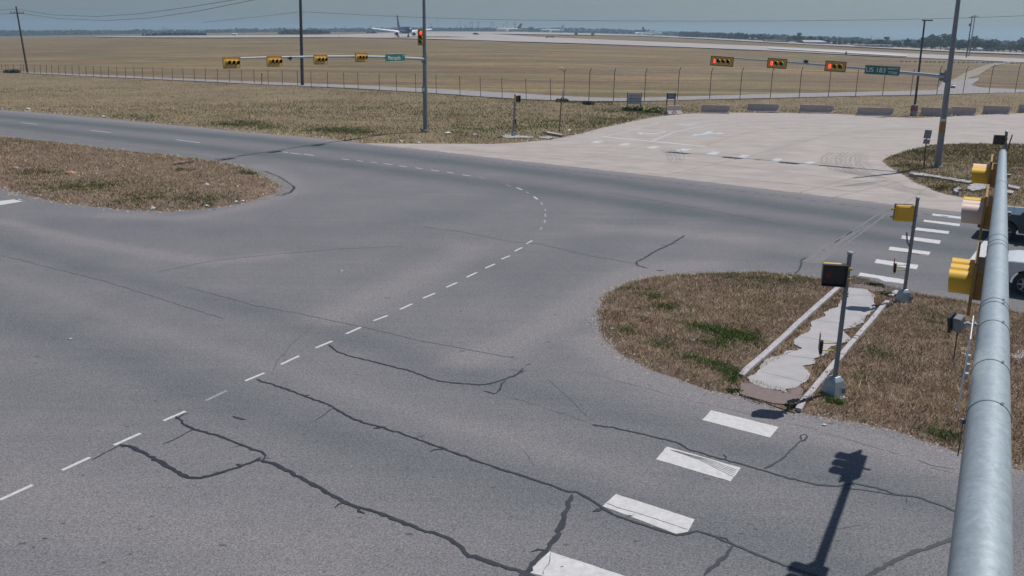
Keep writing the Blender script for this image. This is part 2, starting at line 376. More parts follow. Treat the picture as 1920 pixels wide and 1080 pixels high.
C_TOP = [(692, 269.5), (760, 270.5), (850, 270.5), (930, 271), (980, 268), (1040, 262), (1090, 252), (1130, 241), (1180, 230), (1230, 220), (1280, 214.5), (1330, 212), (1400, 212), (1480, 212.5), (1560, 214), (1640, 218), (1690, 221), (1720, 222), (1780, 219), (1860, 215), (1920, 213), (2250, 200)]
C_BOT = [(2300, 450), (1920, 409), (1815, 398), (1660, 381), (1440, 354), (1200, 326), (960, 299.5), (800, 281), (692, 270)]
pc = gp(C_TOP+C_BOT)
TIRE = [([G(*p) for p in l], wd) for l, wd in (([(1655, 335), (1625, 325), (1608, 305), (1612, 290)], .12), ([(1665, 330), (1640, 322), (1622, 305), (1625, 292)], .12), ([(1690, 345), (1640, 338), (1600, 325), (1575, 300)], .15),
        ([(1240, 282), (1252, 290), (1258, 300)], .12), ([(1255, 280), (1270, 290), (1275, 302)], .12), ([(1430, 300), (1500, 265), (1640, 245), (1850, 240)], .9), ([(1330, 325), (1480, 330), (1600, 350)], .8), ([(1100, 290), (1300, 310), (1500, 320)], .5))]
def cw(X, Y):
    r = np.zeros(X.shape)
    for pts, wd in TIRE: r = np.maximum(r, (.8 if wd < .2 else .35)*np.exp(-(linedist(X, Y, pts)/wd)**2))
    return r
xs = np.arange(-16, 120, .35); ys = np.arange(36, 125, .35)
tag(gridmesh('concrete_apron', xs, ys, lambda X, Y: np.minimum(.045, (polydist(X, Y, pc)+(vnoise(X, Y, .9)-.5)*.10)*.12+.035), MATS['concrete_paving'], keep=lambda X, Y: polydist(X, Y, pc) > -.8, fac=cw), kind='structure')

# ------------------------------------------------------------ grass islands (gentle mounds that dip under the paving at their edge)
def island(name, poly, cell, hmax, m, slope=.16, rough=.28, sink=None):
    P = gp(poly); xs = np.arange(min(p.x for p in P)-1, max(p.x for p in P)+1, cell); ys = np.arange(min(p.y for p in P)-1, max(p.y for p in P)+1, cell)
    def zf(X, Y):
        s = polydist(X, Y, P)+(vnoise(X, Y, .45)-.5)*rough+(vnoise(X+9, Y, 1.6)-.5)*rough
        z = np.minimum(hmax, s*slope)+.035+((vnoise(X, Y, .5)-.5)*.05+(vnoise(X+31, Y, .14)-.5)*.035)*np.clip(s*2, 0, 1)
        if sink is not None: z = z-np.clip(polydist(X, Y, sink)+.06, 0, .12)*1.6
        return z
    o = gridmesh(name, xs, ys, zf, m, keep=lambda X, Y: polydist(X, Y, P) > -.5, smooth=True); tag(o, kind='structure'); return P, zf
MED = [(1118, 606), (1122, 585), (1138, 557), (1175, 532), (1235, 519), (1330, 514), (1430, 513), (1500, 520), (1560, 528), (1640, 541), (1700, 549), (1800, 566), (1920, 590), (2250, 655), (2250, 985), (1920, 884), (1800, 850), (1700, 818), (1600, 793), (1500, 774), (1380, 743), (1330, 735), (1280, 716), (1220, 695), (1165, 668), (1132, 640)]
LEFT = [(-500, 205), (-200, 235), (0, 257), (120, 270), (240, 285), (330, 294), (400, 304), (450, 313), (490, 327), (515, 342), (528, 352), (520, 362), (480, 375), (430, 387), (380, 394), (300, 398), (220, 394), (120, 382), (60, 370), (0, 354), (-200, 310), (-500, 245)]
RIGHT = [(1652, 305), (1668, 295), (1700, 284), (1740, 275), (1800, 272), (1920, 273), (2250, 277), (2250, 428), (1920, 391), (1860, 383), (1820, 376), (1780, 368), (1740, 356), (1710, 341), (1680, 322)]
PATHP = gp([(1386, 738), (1392, 752), (1490, 780), (1515, 745), (1610, 640), (1672, 575), (1690, 545), (1600, 520), (1570, 545), (1480, 630), (1380, 722)])
PM, ZM = island('median_ground', MED, .10, .09, M_DIRT, sink=PATHP)
PL, ZL = island('left_island_ground', LEFT, .25, .16, M_DIRT)
PR, ZR = island('right_island_ground', RIGHT, .25, .12, M_DIRT2)

# grass: many small blades, stuff
def blades(name, n, poly, zf, h, wdt, pal, excl=None, greens=(), dens=None, cl=.35, cv=(.55, .9)):
    P = np.array([(p.x, p.y) for p in poly]); lo, hi = P.min(0), P.max(0); pts = []
    while sum(len(p) for p in pts) < n:
        q = lo+(hi-lo)*rng.random((n, 2)); k = polydist(q[:, 0], q[:, 1], poly) > rng.random(n)*.12-.05
        if excl is not None: k &= ~excl(q[:, 0], q[:, 1])
        if dens is not None: k &= rng.random(n) < dens(q[:, 0], q[:, 1])
        k &= rng.random(n) < .25+1.1*vnoise(q[:, 0], q[:, 1], cl)
        pts.append(q[k])
    q = np.concatenate(pts)[:n]; X, Y = q[:, 0], q[:, 1]; Z = zf(X, Y)
    hh = h*(.4+1.1*rng.random(n)**1.5); a = rng.random(n)*2*math.pi; ln = rng.normal(0, .75, (n, 2))*hh[:, None]
    wd = wdt*(.5+rng.random(n)); dx, dy = np.cos(a)*wd, np.sin(a)*wd
    V = np.stack([np.stack([X-dx, Y-dy, Z-.02], -1), np.stack([X+dx, Y+dy, Z-.02], -1), np.stack([X+ln[:, 0], Y+ln[:, 1], Z+hh], -1)], 1).reshape(-1, 3)
    pal = np.array(pal); xr, yr = X*.82-Y*.57+500, X*.57+Y*.82+500; ci = np.clip(vnoise(xr/3.2, yr, 1.1*max(1, cl))*.75-.08+rng.random(n)*.5, 0, .999); col = pal[(ci*len(pal)).astype(int)]*(cv[0]+cv[1]*rng.random((n, 1)))
    gd = np.zeros(n)
    for (gx, gy, r, s) in greens:
        c_ = G(gx, gy) if gy > 150 else GT(gx, gy); gd = np.maximum(gd, s*np.exp(-(((X-c_.x)**2+(Y-c_.y)**2)/r**2)))
    gd = np.where(rng.random(n) < gd*1.3, 1, 0)[:, None]; gc = np.array([(.085, .135, .045)])*(.6+.9*rng.random((n, 1)))
    col = col*(1-gd)+gc*gd; col = np.repeat(np.concatenate([col, np.ones((n, 1))], 1), 3, 0)
    tag(npmesh(name, V, np.arange(3*n).reshape(-1, 3), M_BLADE, cols=col), kind='stuff')
PALB_ = 0
PALB = [(.14, .09, .055), (.24, .155, .095), (.32, .22, .13), (.41, .30, .18), (.51, .39, .245), (.19, .175, .085), (.60, .48, .31), (.28, .175, .12)]
PALV = [(.14, .115, .06), (.21, .155, .09), (.27, .20, .115), (.34, .26, .145), (.20, .185, .08), (.43, .34, .19), (.31, .255, .12)]
blades('dead_grass_on_median', 130000, PM, ZM, .085, .007, PALB, excl=lambda X, Y: polydist(X, Y, PATHP) > -.05, cv=(.35, 1.25),
       greens=[(1370, 640, .9, .9), (1385, 655, .7, .8), (1345, 625, .5, .6), (1225, 560, .5, .4), (1250, 585, .5, .5), (1400, 530, 1.2, .4), (1470, 535, .8, .5), (1380, 725, .4, .8), (1390, 700, .5, .4), (1565, 760, .35, .9), (1640, 665, .8, .25), (1765, 822, .5, .5), (1240, 650, .5, .3), (1300, 680, .6, .3), (1700, 690, .8, .2), (1620, 712, .5, .2), (1750, 600, .9, .2)],
       dens=lambda X, Y: np.clip(1.25-np.hypot(X-8, Y-20)/45, .15, 1))
blades('dead_grass_on_left_island', 60000, PL, ZL, .11, .014, PALB, greens=[(70, 330, 1.6, .4), (150, 355, 2.5, .4), (270, 380, 3, .3), (390, 385, 2.5, .3), (470, 328, .9, .5), (20, 275, 2, .3), (340, 360, 2, .2)],
       dens=lambda X, Y: np.clip((X+62)/20, .1, 1), cl=.9)
blades('grass_on_right_island', 60000, PR, ZR, .15, .014, PALV, greens=[(1800, 290, 6, .2), (1900, 310, 4, .2), (1850, 285, 5, .2)], dens=lambda X, Y: np.clip((75-X)/30, .1, 1), cl=.9)
V_EDGE = [(-40, 203), (0, 205), (120, 214), (240, 225), (360, 236), (480, 248), (600, 258), (692, 268), (760, 269), (850, 269), (930, 270), (980, 267), (1040, 261), (1090, 251), (1130, 240), (1180, 229), (1230, 219), (1280, 213), (1330, 211), (1480, 211), (1640, 216), (1720, 221), (1860, 214), (1960, 211)]
V_FAR = [(1960, 172), (1700, 181), (1440, 187), (1210, 192), (1085, 192), (960, 187), (792, 175), (640, 166), (480, 159), (300, 152), (120, 145), (-40, 133)]
PV = gp(V_EDGE)+[GT(*p) for p in V_FAR]
def zv(X, Y): return terr(X, Y)
gz = NG('verge_grass')
q1 = gz.noise(.12, 6, .65); q2 = gz.noise(.7, 6, .75, gz.mp((1, 1, 1), .3)); q3 = gz.noise(5, 4, .8)
c = gz.ramp(q1, [(.3, (.145, .13, .068)), (.45, (.21, .16, .098)), (.6, (.29, .23, .13)), (.72, (.235, .18, .105))])
c = gz.mix(.55, c, gz.ramp(q2, [(.3, (.11, .085, .06)), (.5, (.20, .155, .10)), (.7, (.31, .25, .155))]))
c = gz.mix(1.0, c, gz.ramp(q3, [(.28, (.5, .5, .5)), (.72, (1.4, 1.38, 1.3))]), 'MULTIPLY')
gz.out(c, 1, q3, .5, .05)
PVo = [G(-900, 140), G(-400, 172)]+PV[:len(V_EDGE)]+[G(2400, 196), G(2400, 152)]+PV[len(V_EDGE):]
xs = np.arange(-230, 150, 1.5); ys = np.arange(58, 260, 1.5)
tag(gridmesh('verge', xs, ys, lambda X, Y: terr(X, Y)+np.minimum(.022, polydist(X, Y, PV)*.05)*np.where(np.hypot(X, Y) > 110, 3, 1)+.0, gz.m, keep=lambda X, Y: polydist(X, Y, PV) > -1.5, smooth=True), kind='structure')
blades('dry_grass_on_verge', 110000, PV, zv, .17, .03, PALV, greens=[(450, 232, 2.5, .3), (640, 245, 2.5, .3), (1190, 205, 5, .6), (1230, 208, 4, .6), (1080, 190, 5, .5), (1060, 184, 3, .6), (250, 220, 4, .4), (900, 240, 5, .35), (1000, 235, 5, .3), (1080, 230, 5, .4), (1140, 225, 4, .4), (40, 175, 9, .35), (980, 188, 6, .4), (640, 165, 10, .3), (300, 150, 10, .35), (60, 138, 6, .5)],
       dens=lambda X, Y: np.clip(1.25-np.hypot(X, Y-40)/125, .08, 1), cl=2.2, cv=(.75, .5))

def clumps(name, spots, h, wdt, ZF, col=(.085, .16, .04), poly=None, thr=.45):
    Vs = []; Cs = []
    for (px, py, r, n) in spots:
        c_ = G(px, py); q = rng.normal(0, .55, (n, 2))*np.array([r*1.3, r]); th = .6; X = c_.x+q[:, 0]*math.cos(th)+q[:, 1]*math.sin(th); Y = c_.y-q[:, 0]*math.sin(th)+q[:, 1]*math.cos(th)
        k = (vnoise(X, Y, .3*r+.1)*.7+.3*vnoise(X+40, Y, .1*r+.05)+.25*rng.random(n) > thr) & (polydist(X, Y, poly) > .03) if poly is not None else vnoise(X, Y, .3*r+.1) > .4; X, Y = X[k], Y[k]; m_ = len(X); Z = ZF(X, Y); a = rng.random(m_)*6.28; wd = wdt*(.6+rng.random(m_)); hh = h*(.4+rng.random(m_)); ln = rng.normal(0, .8, (m_, 2))*hh[:, None]
        Vs.append(np.stack([np.stack([X-np.cos(a)*wd, Y-np.sin(a)*wd, Z-.01], -1), np.stack([X+np.cos(a)*wd, Y+np.sin(a)*wd, Z-.01], -1), np.stack([X+ln[:, 0], Y+ln[:, 1], Z+hh], -1)], 1).reshape(-1, 3))
        cc = np.array(col)[None]*(.5+1.1*rng.random((m_, 1)))*np.array([1+.5*rng.random(), 1, 1])[None]; Cs.append(np.repeat(np.concatenate([cc, np.ones((m_, 1))], 1), 3, 0))
    V = np.concatenate(Vs); C_ = np.concatenate(Cs); tag(npmesh(name, V, np.arange(len(V)).reshape(-1, 3), M_BLADE, cols=C_), kind='stuff')
clumps('green_grass_patches', [(1380, 638, .55, 2600), (1345, 628, .35, 900), (1340, 652, .25, 600), (1310, 620, .3, 700), (1225, 562, .3, 450), (1250, 583, .4, 700), (1400, 528, .7, 700), (1470, 532, .5, 450), (1540, 536, .5, 350), (1385, 722, .18, 900), (1370, 705, .3, 800), (1340, 690, .3, 600), (1565, 762, .14, 500), (1240, 655, .3, 350), (1178, 628, .25, 300), (1300, 680, .3, 350), (1640, 668, .4, 350), (1765, 822, .25, 500), (1620, 715, .3, 200), (1750, 610, .5, 250), (1185, 545, .3, 300)], .075, .008, ZM, poly=PM)
clumps('green_patches_left_island', [(70, 330, 1.2, 900), (150, 357, 1.6, 1300), (270, 380, 2.0, 1500), (390, 384, 1.6, 1200), (470, 330, .6, 600), (345, 325, .6, 300), (20, 270, 2, 500), (220, 350, 1.5, 500)], .10, .02, ZL, (.095, .13, .045), poly=PL, thr=.5)
clumps('green_patches_on_verge', [(455, 233, 2.2, 2200), (500, 240, 1.5, 500), (635, 246, 2.4, 2600), (665, 248, 1.4, 900), (570, 243, 2.0, 300), (250, 221, 3, 900), (60, 170, 9, 2500), (560, 205, 5, 900), (900, 243, 4, 1200), (1000, 238, 4, 1200), (1090, 232, 4, 1700), (1150, 224, 3, 1500), (1200, 212, 3.5, 2600), (1235, 208, 3, 1600), (1070, 188, 4, 2200), (1110, 192, 4, 1500), (980, 188, 5, 1500), (860, 185, 6, 1200), (640, 168, 7, 1500), (700, 176, 5, 1000), (440, 158, 8, 1500), (300, 150, 8, 1500), (120, 143, 9, 1500), (720, 205, 4, 500), (860, 215, 5, 700)], .20, .035, lambda X, Y: terr(X, Y), (.125, .175, .075), poly=PV, thr=.58)
clumps('green_patches_right_island', [(1800, 290, 4, 1000), (1700, 300, 1.6, 350), (1705, 316, .9, 500), (1790, 343, 1.2, 500), (1850, 285, 4, 1000), (1910, 285, 4, 1300), (1740, 290, 1.6, 900), (1910, 310, 3, 1800), (1770, 357, .8, 500)], .16, .03, ZR, (.17, .195, .08), poly=PR, thr=.5)
# gravel and crumbs along the ragged edges
def gravel(name, poly, n, spread, size, ZF, dmax=60):
    P = resamp_(poly, .5); V = []; 
    idx_ = [i for i, p in enumerate(P) if math.hypot(p.x, p.y) < dmax]
    i_ = rng.choice(idx_, n); q = np.array([(P[i].x, P[i].y) for i in i_])+rng.normal(0, spread, (n, 2)); s_ = size*(.3+rng.random(n)**2*1.6)
    z = np.maximum(ZF(q[:, 0], q[:, 1]), .03)
    base = np.array([(1, 0, 0), (-.5, .8, 0), (-.5, -.8, 0), (.1, .1, .8)]); a = rng.random(n)*6.28; ca, sa = np.cos(a), np.sin(a)
    bx = base[None, :, 0]*ca[:, None]-base[None, :, 1]*sa[:, None]; by = base[None, :, 0]*sa[:, None]+base[None, :, 1]*ca[:, None]
    V = np.stack([q[:, :1]+bx*s_[:, None], q[:, 1:]+by*s_[:, None], z[:, None]+base[None, :, 2]*s_[:, None]], -1).reshape(-1, 3)
    F = (np.arange(n)[:, None, None]*4+np.array([(0, 1, 3), (1, 2, 3), (2, 0, 3)])[None]).reshape(-1, 3)
    col = np.array([(.30, .26, .22)])*(.4+1.1*rng.random((n, 1))); tag(npmesh(name, V, F, M_BLADE, cols=np.repeat(np.concatenate([col, np.ones((n, 1))], 1), 4, 0)), kind='stuff')
def resamp_(poly, st):
    out = []
    for a, b in zip(poly, list(poly[1:])+[poly[0]]):
        k = max(1, int((b-a).length/st)); out += [a.lerp(b, j/k) for j in range(k)]
    return out
gravel('edge_gravel_median', PM, 6500, .16, .022, ZM); gravel('edge_gravel_left_island', PL, 2500, .25, .045, ZL, 80); gravel('edge_gravel_verge', [p for p in PV[:len(V_EDGE)]], 2500, .3, .07, lambda X, Y: terr(X, Y)+.02, 140)

# ------------------------------------------------------------ markings, cracks
def strip(mb, pts, wd, z, jit=0, taper=False):
    P = [Vector((p[0], p[1], 0)) for p in pts]; L = []; Rr = []
    for i, p in enumerate(P):
        d = (P[min(i+1, len(P)-1)]-P[max(i-1, 0)]); d.normalize(); n = Vector((-d.y, d.x, 0)); w_ = wd/2*(1+random.uniform(-jit, jit))
        if taper and i in (0, len(P)-1): w_ *= .3
        L.append((p.x+n.x*w_, p.y+n.y*w_, z)); w2 = wd/2*(1+random.uniform(-jit, jit))*(.3 if taper and i in (0, len(P)-1) else 1); Rr.append((p.x-n.x*w2, p.y-n.y*w2, z))
    o = L+Rr; n_ = len(P); mb.add(o, [(i, i+1, i+1+n_, i+n_) for i in range(n_-1)])
def resamp(pts, step, wob=0):
    P = [Vector(p) for p in pts]; out = [P[0]]
    for a, b in zip(P[:-1], P[1:]):
        k = max(1, int((b-a).length/step))
        for i in range(1, k+1):
            q = a.lerp(b, i/k)
            if wob and not (i == k and b is P[-1]): q = q+Vector((random.gauss(0, wob), random.gauss(0, wob), 0))
            out.append(q)
    return out
def dash(name, segs, wd, m, z, parent=None):
    mb = MB()
    for a, b in segs: strip(mb, [G(*a), G(*b)], wd, z)
    return tag(mb.build(name, m), kind='structure')
ZR1 = .034
DASH = [((987, 458.5), (998, 452.5)), ((965, 472.5), (979, 465.5)), ((940, 487.5), (956, 481)), ((910, 504.5), (928, 496.5)), ((875, 521.5), (894, 512.5)), ((837, 540.5), (857, 531.5)), ((793, 561), (816, 551.5)), ((750, 582), (773, 571.5)), ((700, 603.5), (727, 593.5)), ((649, 628), (677, 615.5)), ((592, 654.5), (623, 641.5)), ((527, 685.5), (561, 669.5)), ((460, 716.5), (496, 701.5)), ((307, 791.5), (348, 773.5)), ((214, 837.5), (264, 815)), ((117, 884.5), (169, 860.5)), ((0, 940.5), (62, 912)), ((-140, 1003), (-65, 970))]
dash('turning_guide_marking', DASH, .085, M_PAINT, ZR1)
dash('worn_turning_guide_marking', [((386, 753.5), (425, 735)), ((1022, 393), (1023, 397)), ((1022, 402), (1023, 408)), ((1021, 413), (1021.5, 420)), ((1016, 427), (1013, 432)), ((897, 333), (910, 336)), ((948, 347), (958, 350.5)), ((986, 360.5), (992, 364)), ((1014, 380), (1017, 385))], .085, M_PAINTW, ZR1)
dash('far_turning_guide_marking', [((641, 298.5), (654, 300.5)), ((669, 302), (681, 303.5)), ((694.5, 304.5), (707, 306)), ((720, 307.5), (735, 310)), ((748, 311.5), (763, 314)), ((779, 315.5), (792, 317.5)), ((808, 319.5), (823, 322)), ((838, 323.5), (851, 326)), ((866, 328.5), (882, 331)), ((968, 353), (979, 357)), ((1001, 370), (1008, 375))], .10, M_PAINT, ZR1)
dash('lane_marking', [((40, 230.5), (70, 234)), ((171, 245), (208, 249.5)), ((330, 262.5), (375, 268.5)), ((529, 285.5), (541, 287)), ((545, 287.5), (564, 290)), ((569, 289.5), (588, 292.5))], .12, M_PAINT, ZR1)
mb = MB(); strip(mb, [G(*p) for p in ((-200, 224), (0, 243.5), (120, 256), (240, 271), (330, 283), (450, 300))], .13, ZR1); tag(mb.build('yellow_edge_line', M_YELF), kind='structure')
mb = MB(); strip(mb, [G(*p) for p in ((-60, 360), (0, 369), (45, 378))], .10, ZR1)
tag(mb.build('short_yellow_line', M_YELF), kind='structure')
mb = MB(); strip(mb, [G(*p) for p in ((1576, 457), (1665, 470.5), (1740, 480), (1850, 496), (1950, 510))], .10, ZR1)
strip(mb, [G(*p) for p in ((1560, 428), (1700, 447))], .05, ZR1); tag(mb.build('worn_edge_line', M_PAINTO), kind='structure')
def quads(name, qs, m, z, jit=0, step=.12):
    mb = MB()
    for q in qs:
        P = gp(q); out = []
        for i in range(len(P)):
            a, b = P[i], P[(i+1) % len(P)]; k = max(1, int((b-a).length/step))
            for j in range(k):
                p = a.lerp(b, j/k); out.append((p.x+random.uniform(-jit, jit), p.y+random.uniform(-jit, jit), z))
        mb.add(out, [tuple(range(len(out)))])
    return tag(mb.build(name, m), kind='structure')
quads('near_crosswalk_marking', [[(1333.3, 771.7), (1459.3, 803.3), (1444, 823.3), (1316.7, 790)], [(1250, 840), (1389, 880), (1370, 905.5), (1230, 864)], [(1155, 929.3), (1302.7, 976.7), (1288, 1002), (1270, 1005), (1130, 952)], [(1030, 1037), (1195, 1091), (1175, 1128), (990, 1076)], [(880, 1160), (1060, 1222), (1035, 1265), (850, 1205)]], M_PAINT, ZR1, .006)
def c5(l): return [(1500+x/5.4, 340+y/5.4) for x, y in l]
quads('far_crosswalk_marking', [c5(l) for l in ([(1345, 332), (1720, 376), (1712, 398), (1335, 352)], [(1255, 395), (1620, 437), (1612, 462), (1248, 415)], [(1165, 472), (1512, 513), (1500, 540), (1155, 500)], [(1035, 555), (1425, 607), (1410, 642), (1020, 587)], [(912, 668), (1318, 722), (1300, 763), (893, 702)], [(770, 795), (1198, 855), (1180, 900), (750, 833)], [(605, 932), (1095, 1010), (1075, 1050), (980, 1035), (850, 1020), (780, 990), (590, 965)])], M_PAINT, ZR1, .015)
quads('right_stop_line', [[(1814, 493), (1838, 497), (1874, 440), (1858, 436)]], M_PAINT, ZR1, .01)
quads('left_stop_line', [[(-30, 383), (0, 378), (36, 374), (48, 378), (0, 386), (-30, 391)]], M_PAINT, ZR1, .01)
quads('scrubbed_crosswalk', [[(1505, 493), (1535, 496), (1572, 467), (1546, 458)]], M_PAINTO, .0335, .02)
mb = MB()
for a, b, wd in (((1505, 493), (1650, 401), .10), ((1535, 496), (1660, 404), .10), ((1518, 490), (1600, 435), .12), ((1545, 478), (1612, 432), .12)): strip(mb, resamp([G(*a), G(*b)], .4, .01), wd, .0345, .4)
tag(mb.build('scrubbed_crosswalk_lines', M_PAINTO), kind='structure')
ZC = .05
def c8(l): return [(1040+x/4.8, 195+y/4.8) for x, y in l]
quads('concrete_crosswalk_marking', [c8(l) for l in ([(315, 356), (375, 335), (450, 338), (395, 358)], [(565, 378), (625, 358), (690, 362), (640, 384)], [(820, 403), (880, 383), (955, 386), (895, 408)], [(1085, 428), (1150, 405), (1240, 410), (1170, 432)], [(1360, 457), (1420, 433), (1495, 440), (1440, 466)], [(1645, 487), (1690, 460), (1765, 468), (1720, 495)])]+[[(1444, 303), (1455, 298), (1468, 299), (1458, 305)], [(1505, 308), (1515, 304), (1530, 305), (1520, 309.5)]], mat('concrete_road_paint', (.47, .47, .46), .7, var=.16, scale=3), ZC, .03)
MC = MATS['concrete_road_paint']
mb = MB(); strip(mb, gp([(1128, 257), (1221, 266), (1323, 276)]), .5, ZC); strip(mb, resamp(gp([(1223, 265), (1265, 248.5), (1310, 238.5), (1345, 233), (1420, 227)]), 2), .17, ZC)
strip(mb, resamp(gp([(1136, 257), (1180, 246), (1215, 237), (1236, 231)]), 2), .13, ZC); tag(mb.build('concrete_stop_and_lane_line', MC), kind='structure')
mb = MB(); strip(mb, resamp(gp([(1323, 275), (1330, 271), (1375, 256), (1420, 246), (1500, 239), (1550, 237)]), 2), .13, ZC); tag(mb.build('yellow_centre_line', M_YELP), kind='structure')
quads('turn_arrow_marking', [c8([(735, 264), (790, 257), (788, 263), (860, 270), (935, 266), (1000, 250), (1005, 255), (940, 273), (860, 278), (790, 272), (782, 283)])], MC, ZC)
quads('double_arrow_marking', [c8([(1230, 294), (1270, 270), (1275, 278), (1330, 272), (1390, 248), (1440, 240), (1400, 256), (1440, 268), (1500, 262), (1530, 272), (1475, 277), (1400, 272), (1350, 282), (1290, 288)])], M_BLUEP, ZC)
quads('worn_arrow_marking', [c8([(1090, 183), (1150, 178), (1200, 184), (1280, 176), (1330, 178), (1270, 186), (1250, 198), (1200, 202), (1130, 196)])], mat('faint_paint', (.39, .38, .365), .8), ZC)
# joints of the concrete
mb = MB()
for l in ([(1500, 362), (1600, 335), (1700, 300)], [(1330, 232), (1560, 226)], [(1560, 372), (1740, 330)], [(1694, 385), (1740, 352)], [(1090, 300), (1200, 275), (1290, 250)], [(1250, 330), (1400, 295), (1500, 268), (1600, 240)], [(800, 278), (960, 290), (1200, 318), (1500, 348), (1700, 375)], [(1000, 272), (1110, 282), (1300, 303), (1640, 345)], [(1450, 240), (1700, 252), (1900, 262)], [(1290, 225), (1600, 232), (1900, 236)]):
    strip(mb, resamp(gp(l), 3), .035, ZC+.0)
tag(mb.build('concrete_joint', mat('joint_dirt', (.22, .205, .19), .9)), kind='structure')
mb = MB()
for k in range(9):
    dx = k*9; w_ = .06+.03*(k % 3); strip(mb, resamp(gp([(1668-dx*.9, 338-k*1.2), (1632-dx, 326-k*.8), (1612-dx, 310-k*.5), (1612-dx, 297), (1628-dx, 286)]), .6, .03), w_, ZC+.001+k*.0001, .5, True)
for k in range(5): strip(mb, resamp(gp([(1238+k*9, 281), (1250+k*8, 290), (1254+k*7, 300), (1248+k*6, 308)]), .6, .03), .06, ZC+.001+k*.0001, .5, True)
for k in range(6): strip(mb, resamp(gp([(1560+k*8, 352-k), (1640+k*6, 348-k*2), (1700, 362-k*2), (1760, 374-k*2)]), 1, .04), .05, ZC+.002+k*.0001, .5, True)
tag(mb.build('tyre_marks', mat('tyre_mark_grey', (.27, .245, .225), .9, var=.15, scale=4)), kind='structure')
# rumble dashes along the far lane
mb = MB()
e0 = resamp(gp([(700, 279), (960, 308), (1200, 336), (1440, 366), (1660, 395), (1800, 410)]), .75)
for a, b in zip(e0[:-1:1], e0[1::1]):
    d = (b-a).normalized(); strip(mb, [a, a+d*.32], .13, ZR1)
tag(mb.build('rumble_strip', mat('rumble_groove', (.085, .085, .09), .9)), kind='structure')
# sealed cracks
CR = [([(225, 836), (250, 842), (275, 855), (300, 870), (325, 883), (345, 895), (362, 900), (385, 898), (420, 888), (450, 878), (475, 868), (490, 861)], .075),
      ([(488, 866), (520, 875), (555, 895), (585, 910), (620, 930), (640, 943), (680, 957), (720, 968), (760, 985), (800, 1000), (835, 1010), (860, 1025), (880, 1045), (920, 1058), (960, 1070), (990, 1080), (1030, 1098)], .075),
      ([(330, 783), (345, 798), (362, 808), (400, 817), (430, 827), (465, 843), (490, 850), (499, 857), (492, 866), (478, 868)], .05),
      ([(362, 808), (340, 820), (325, 828), (305, 836)], .022), ([(225, 838), (200, 850), (173, 866)], .028), ([(328, 790), (345, 779), (355, 778)], .03),
      ([(481, 714), (530, 730), (580, 748), (620, 763), (650, 782), (680, 795), (712, 803), (760, 818), (800, 833), (835, 845), (880, 862), (930, 880), (980, 895), (1030, 912), (1065, 925), (1080, 926), (1100, 935), (1115, 945), (1130, 956), (1150, 968), (1200, 986), (1240, 999), (1268, 1007), (1290, 1003), (1305, 999), (1330, 1006), (1360, 1018), (1400, 1035), (1460, 1060), (1520, 1080), (1600, 1110)], .05),
      ([(1072, 930), (1065, 955), (1055, 980), (1045, 1005), (1030, 1030), (1005, 1055), (985, 1078), (960, 1110)], .085),
      ([(625, 768), (605, 782), (590, 793)], .018), ([(835, 845), (815, 846), (805, 850)], .03), ([(700, 806), (722, 803)], .07), ([(1130, 958), (1112, 962)], .09),
      ([(617, 648), (630, 660), (655, 670), (690, 678), (730, 688), (770, 698), (800, 710), (830, 718), (870, 722), (900, 724), (918, 722), (940, 716), (962, 708), (976, 700), (981, 692)], .045),
      ([(905, 735), (928, 741), (937, 733), (941, 722), (948, 716)], .04), ([(970, 702), (985, 697)], .05), ([(984, 688), (996, 684)], .03),
      ([(1110, 799), (1150, 805), (1200, 815), (1240, 825), (1275, 835), (1290, 845), (1330, 857), (1380, 870), (1430, 885), (1480, 900), (1530, 912), (1570, 915), (1600, 909), (1640, 917), (1680, 930), (1720, 935), (1760, 950), (1790, 962), (1850, 985)], .042),
      ([(1432, 882), (1460, 868), (1485, 845), (1500, 830), (1508, 828), (1514, 822), (1509, 817), (1501, 820), (1503, 828)], .035), ([(1575, 918), (1620, 922), (1660, 928), (1700, 934)], .03),
      ([(1620, 1090), (1640, 1075), (1690, 1048), (1740, 1030), (1790, 1012), (1850, 990)], .07), ([(1375, 1025), (1362, 1045), (1320, 1082)], .06), ([(1700, 935), (1698, 948)], .015),
      ([(1284, 443), (1260, 458), (1230, 472), (1205, 487), (1193, 493), (1195, 499), (1215, 505)], .07), ([(1230, 508), (1245, 509)], .06), ([(1512, 484), (1503, 488), (1500, 505), (1490, 515)], .06),
      ([(430, 315), (470, 318), (500, 323), (525, 334), (545, 347), (552, 353), (545, 362), (528, 368)], .12), ([(437, 783), (450, 788), (462, 790)], .05), ([(862, 661), (872, 660)], .05)]
mb = MB()
for pts, wd in CR:
    R_ = resamp(gp(pts), .09, .006+wd*.07); strip(mb, R_, wd*1.08, ZR1+.004+random.random()*.001, .45, True)
    for k in range(len(R_)//28 if len(R_) > 6 else 0):
        i = random.randrange(1, len(R_)-1); q = R_[i]; an = random.uniform(0, 6.28); ln_ = random.uniform(.05, .3)*min(1, wd/.05)
        strip(mb, [q, q+Vector((math.cos(an)*ln_*.5, math.sin(an)*ln_*.5, 0)), q+Vector((math.cos(an+.4)*ln_, math.sin(an+.4)*ln_, 0))], wd*random.uniform(.25, .9), ZR1+.0055+random.random()*.0008, .4, True)
tag(mb.build('crack_sealant_lines', M_TAR), kind='structure')
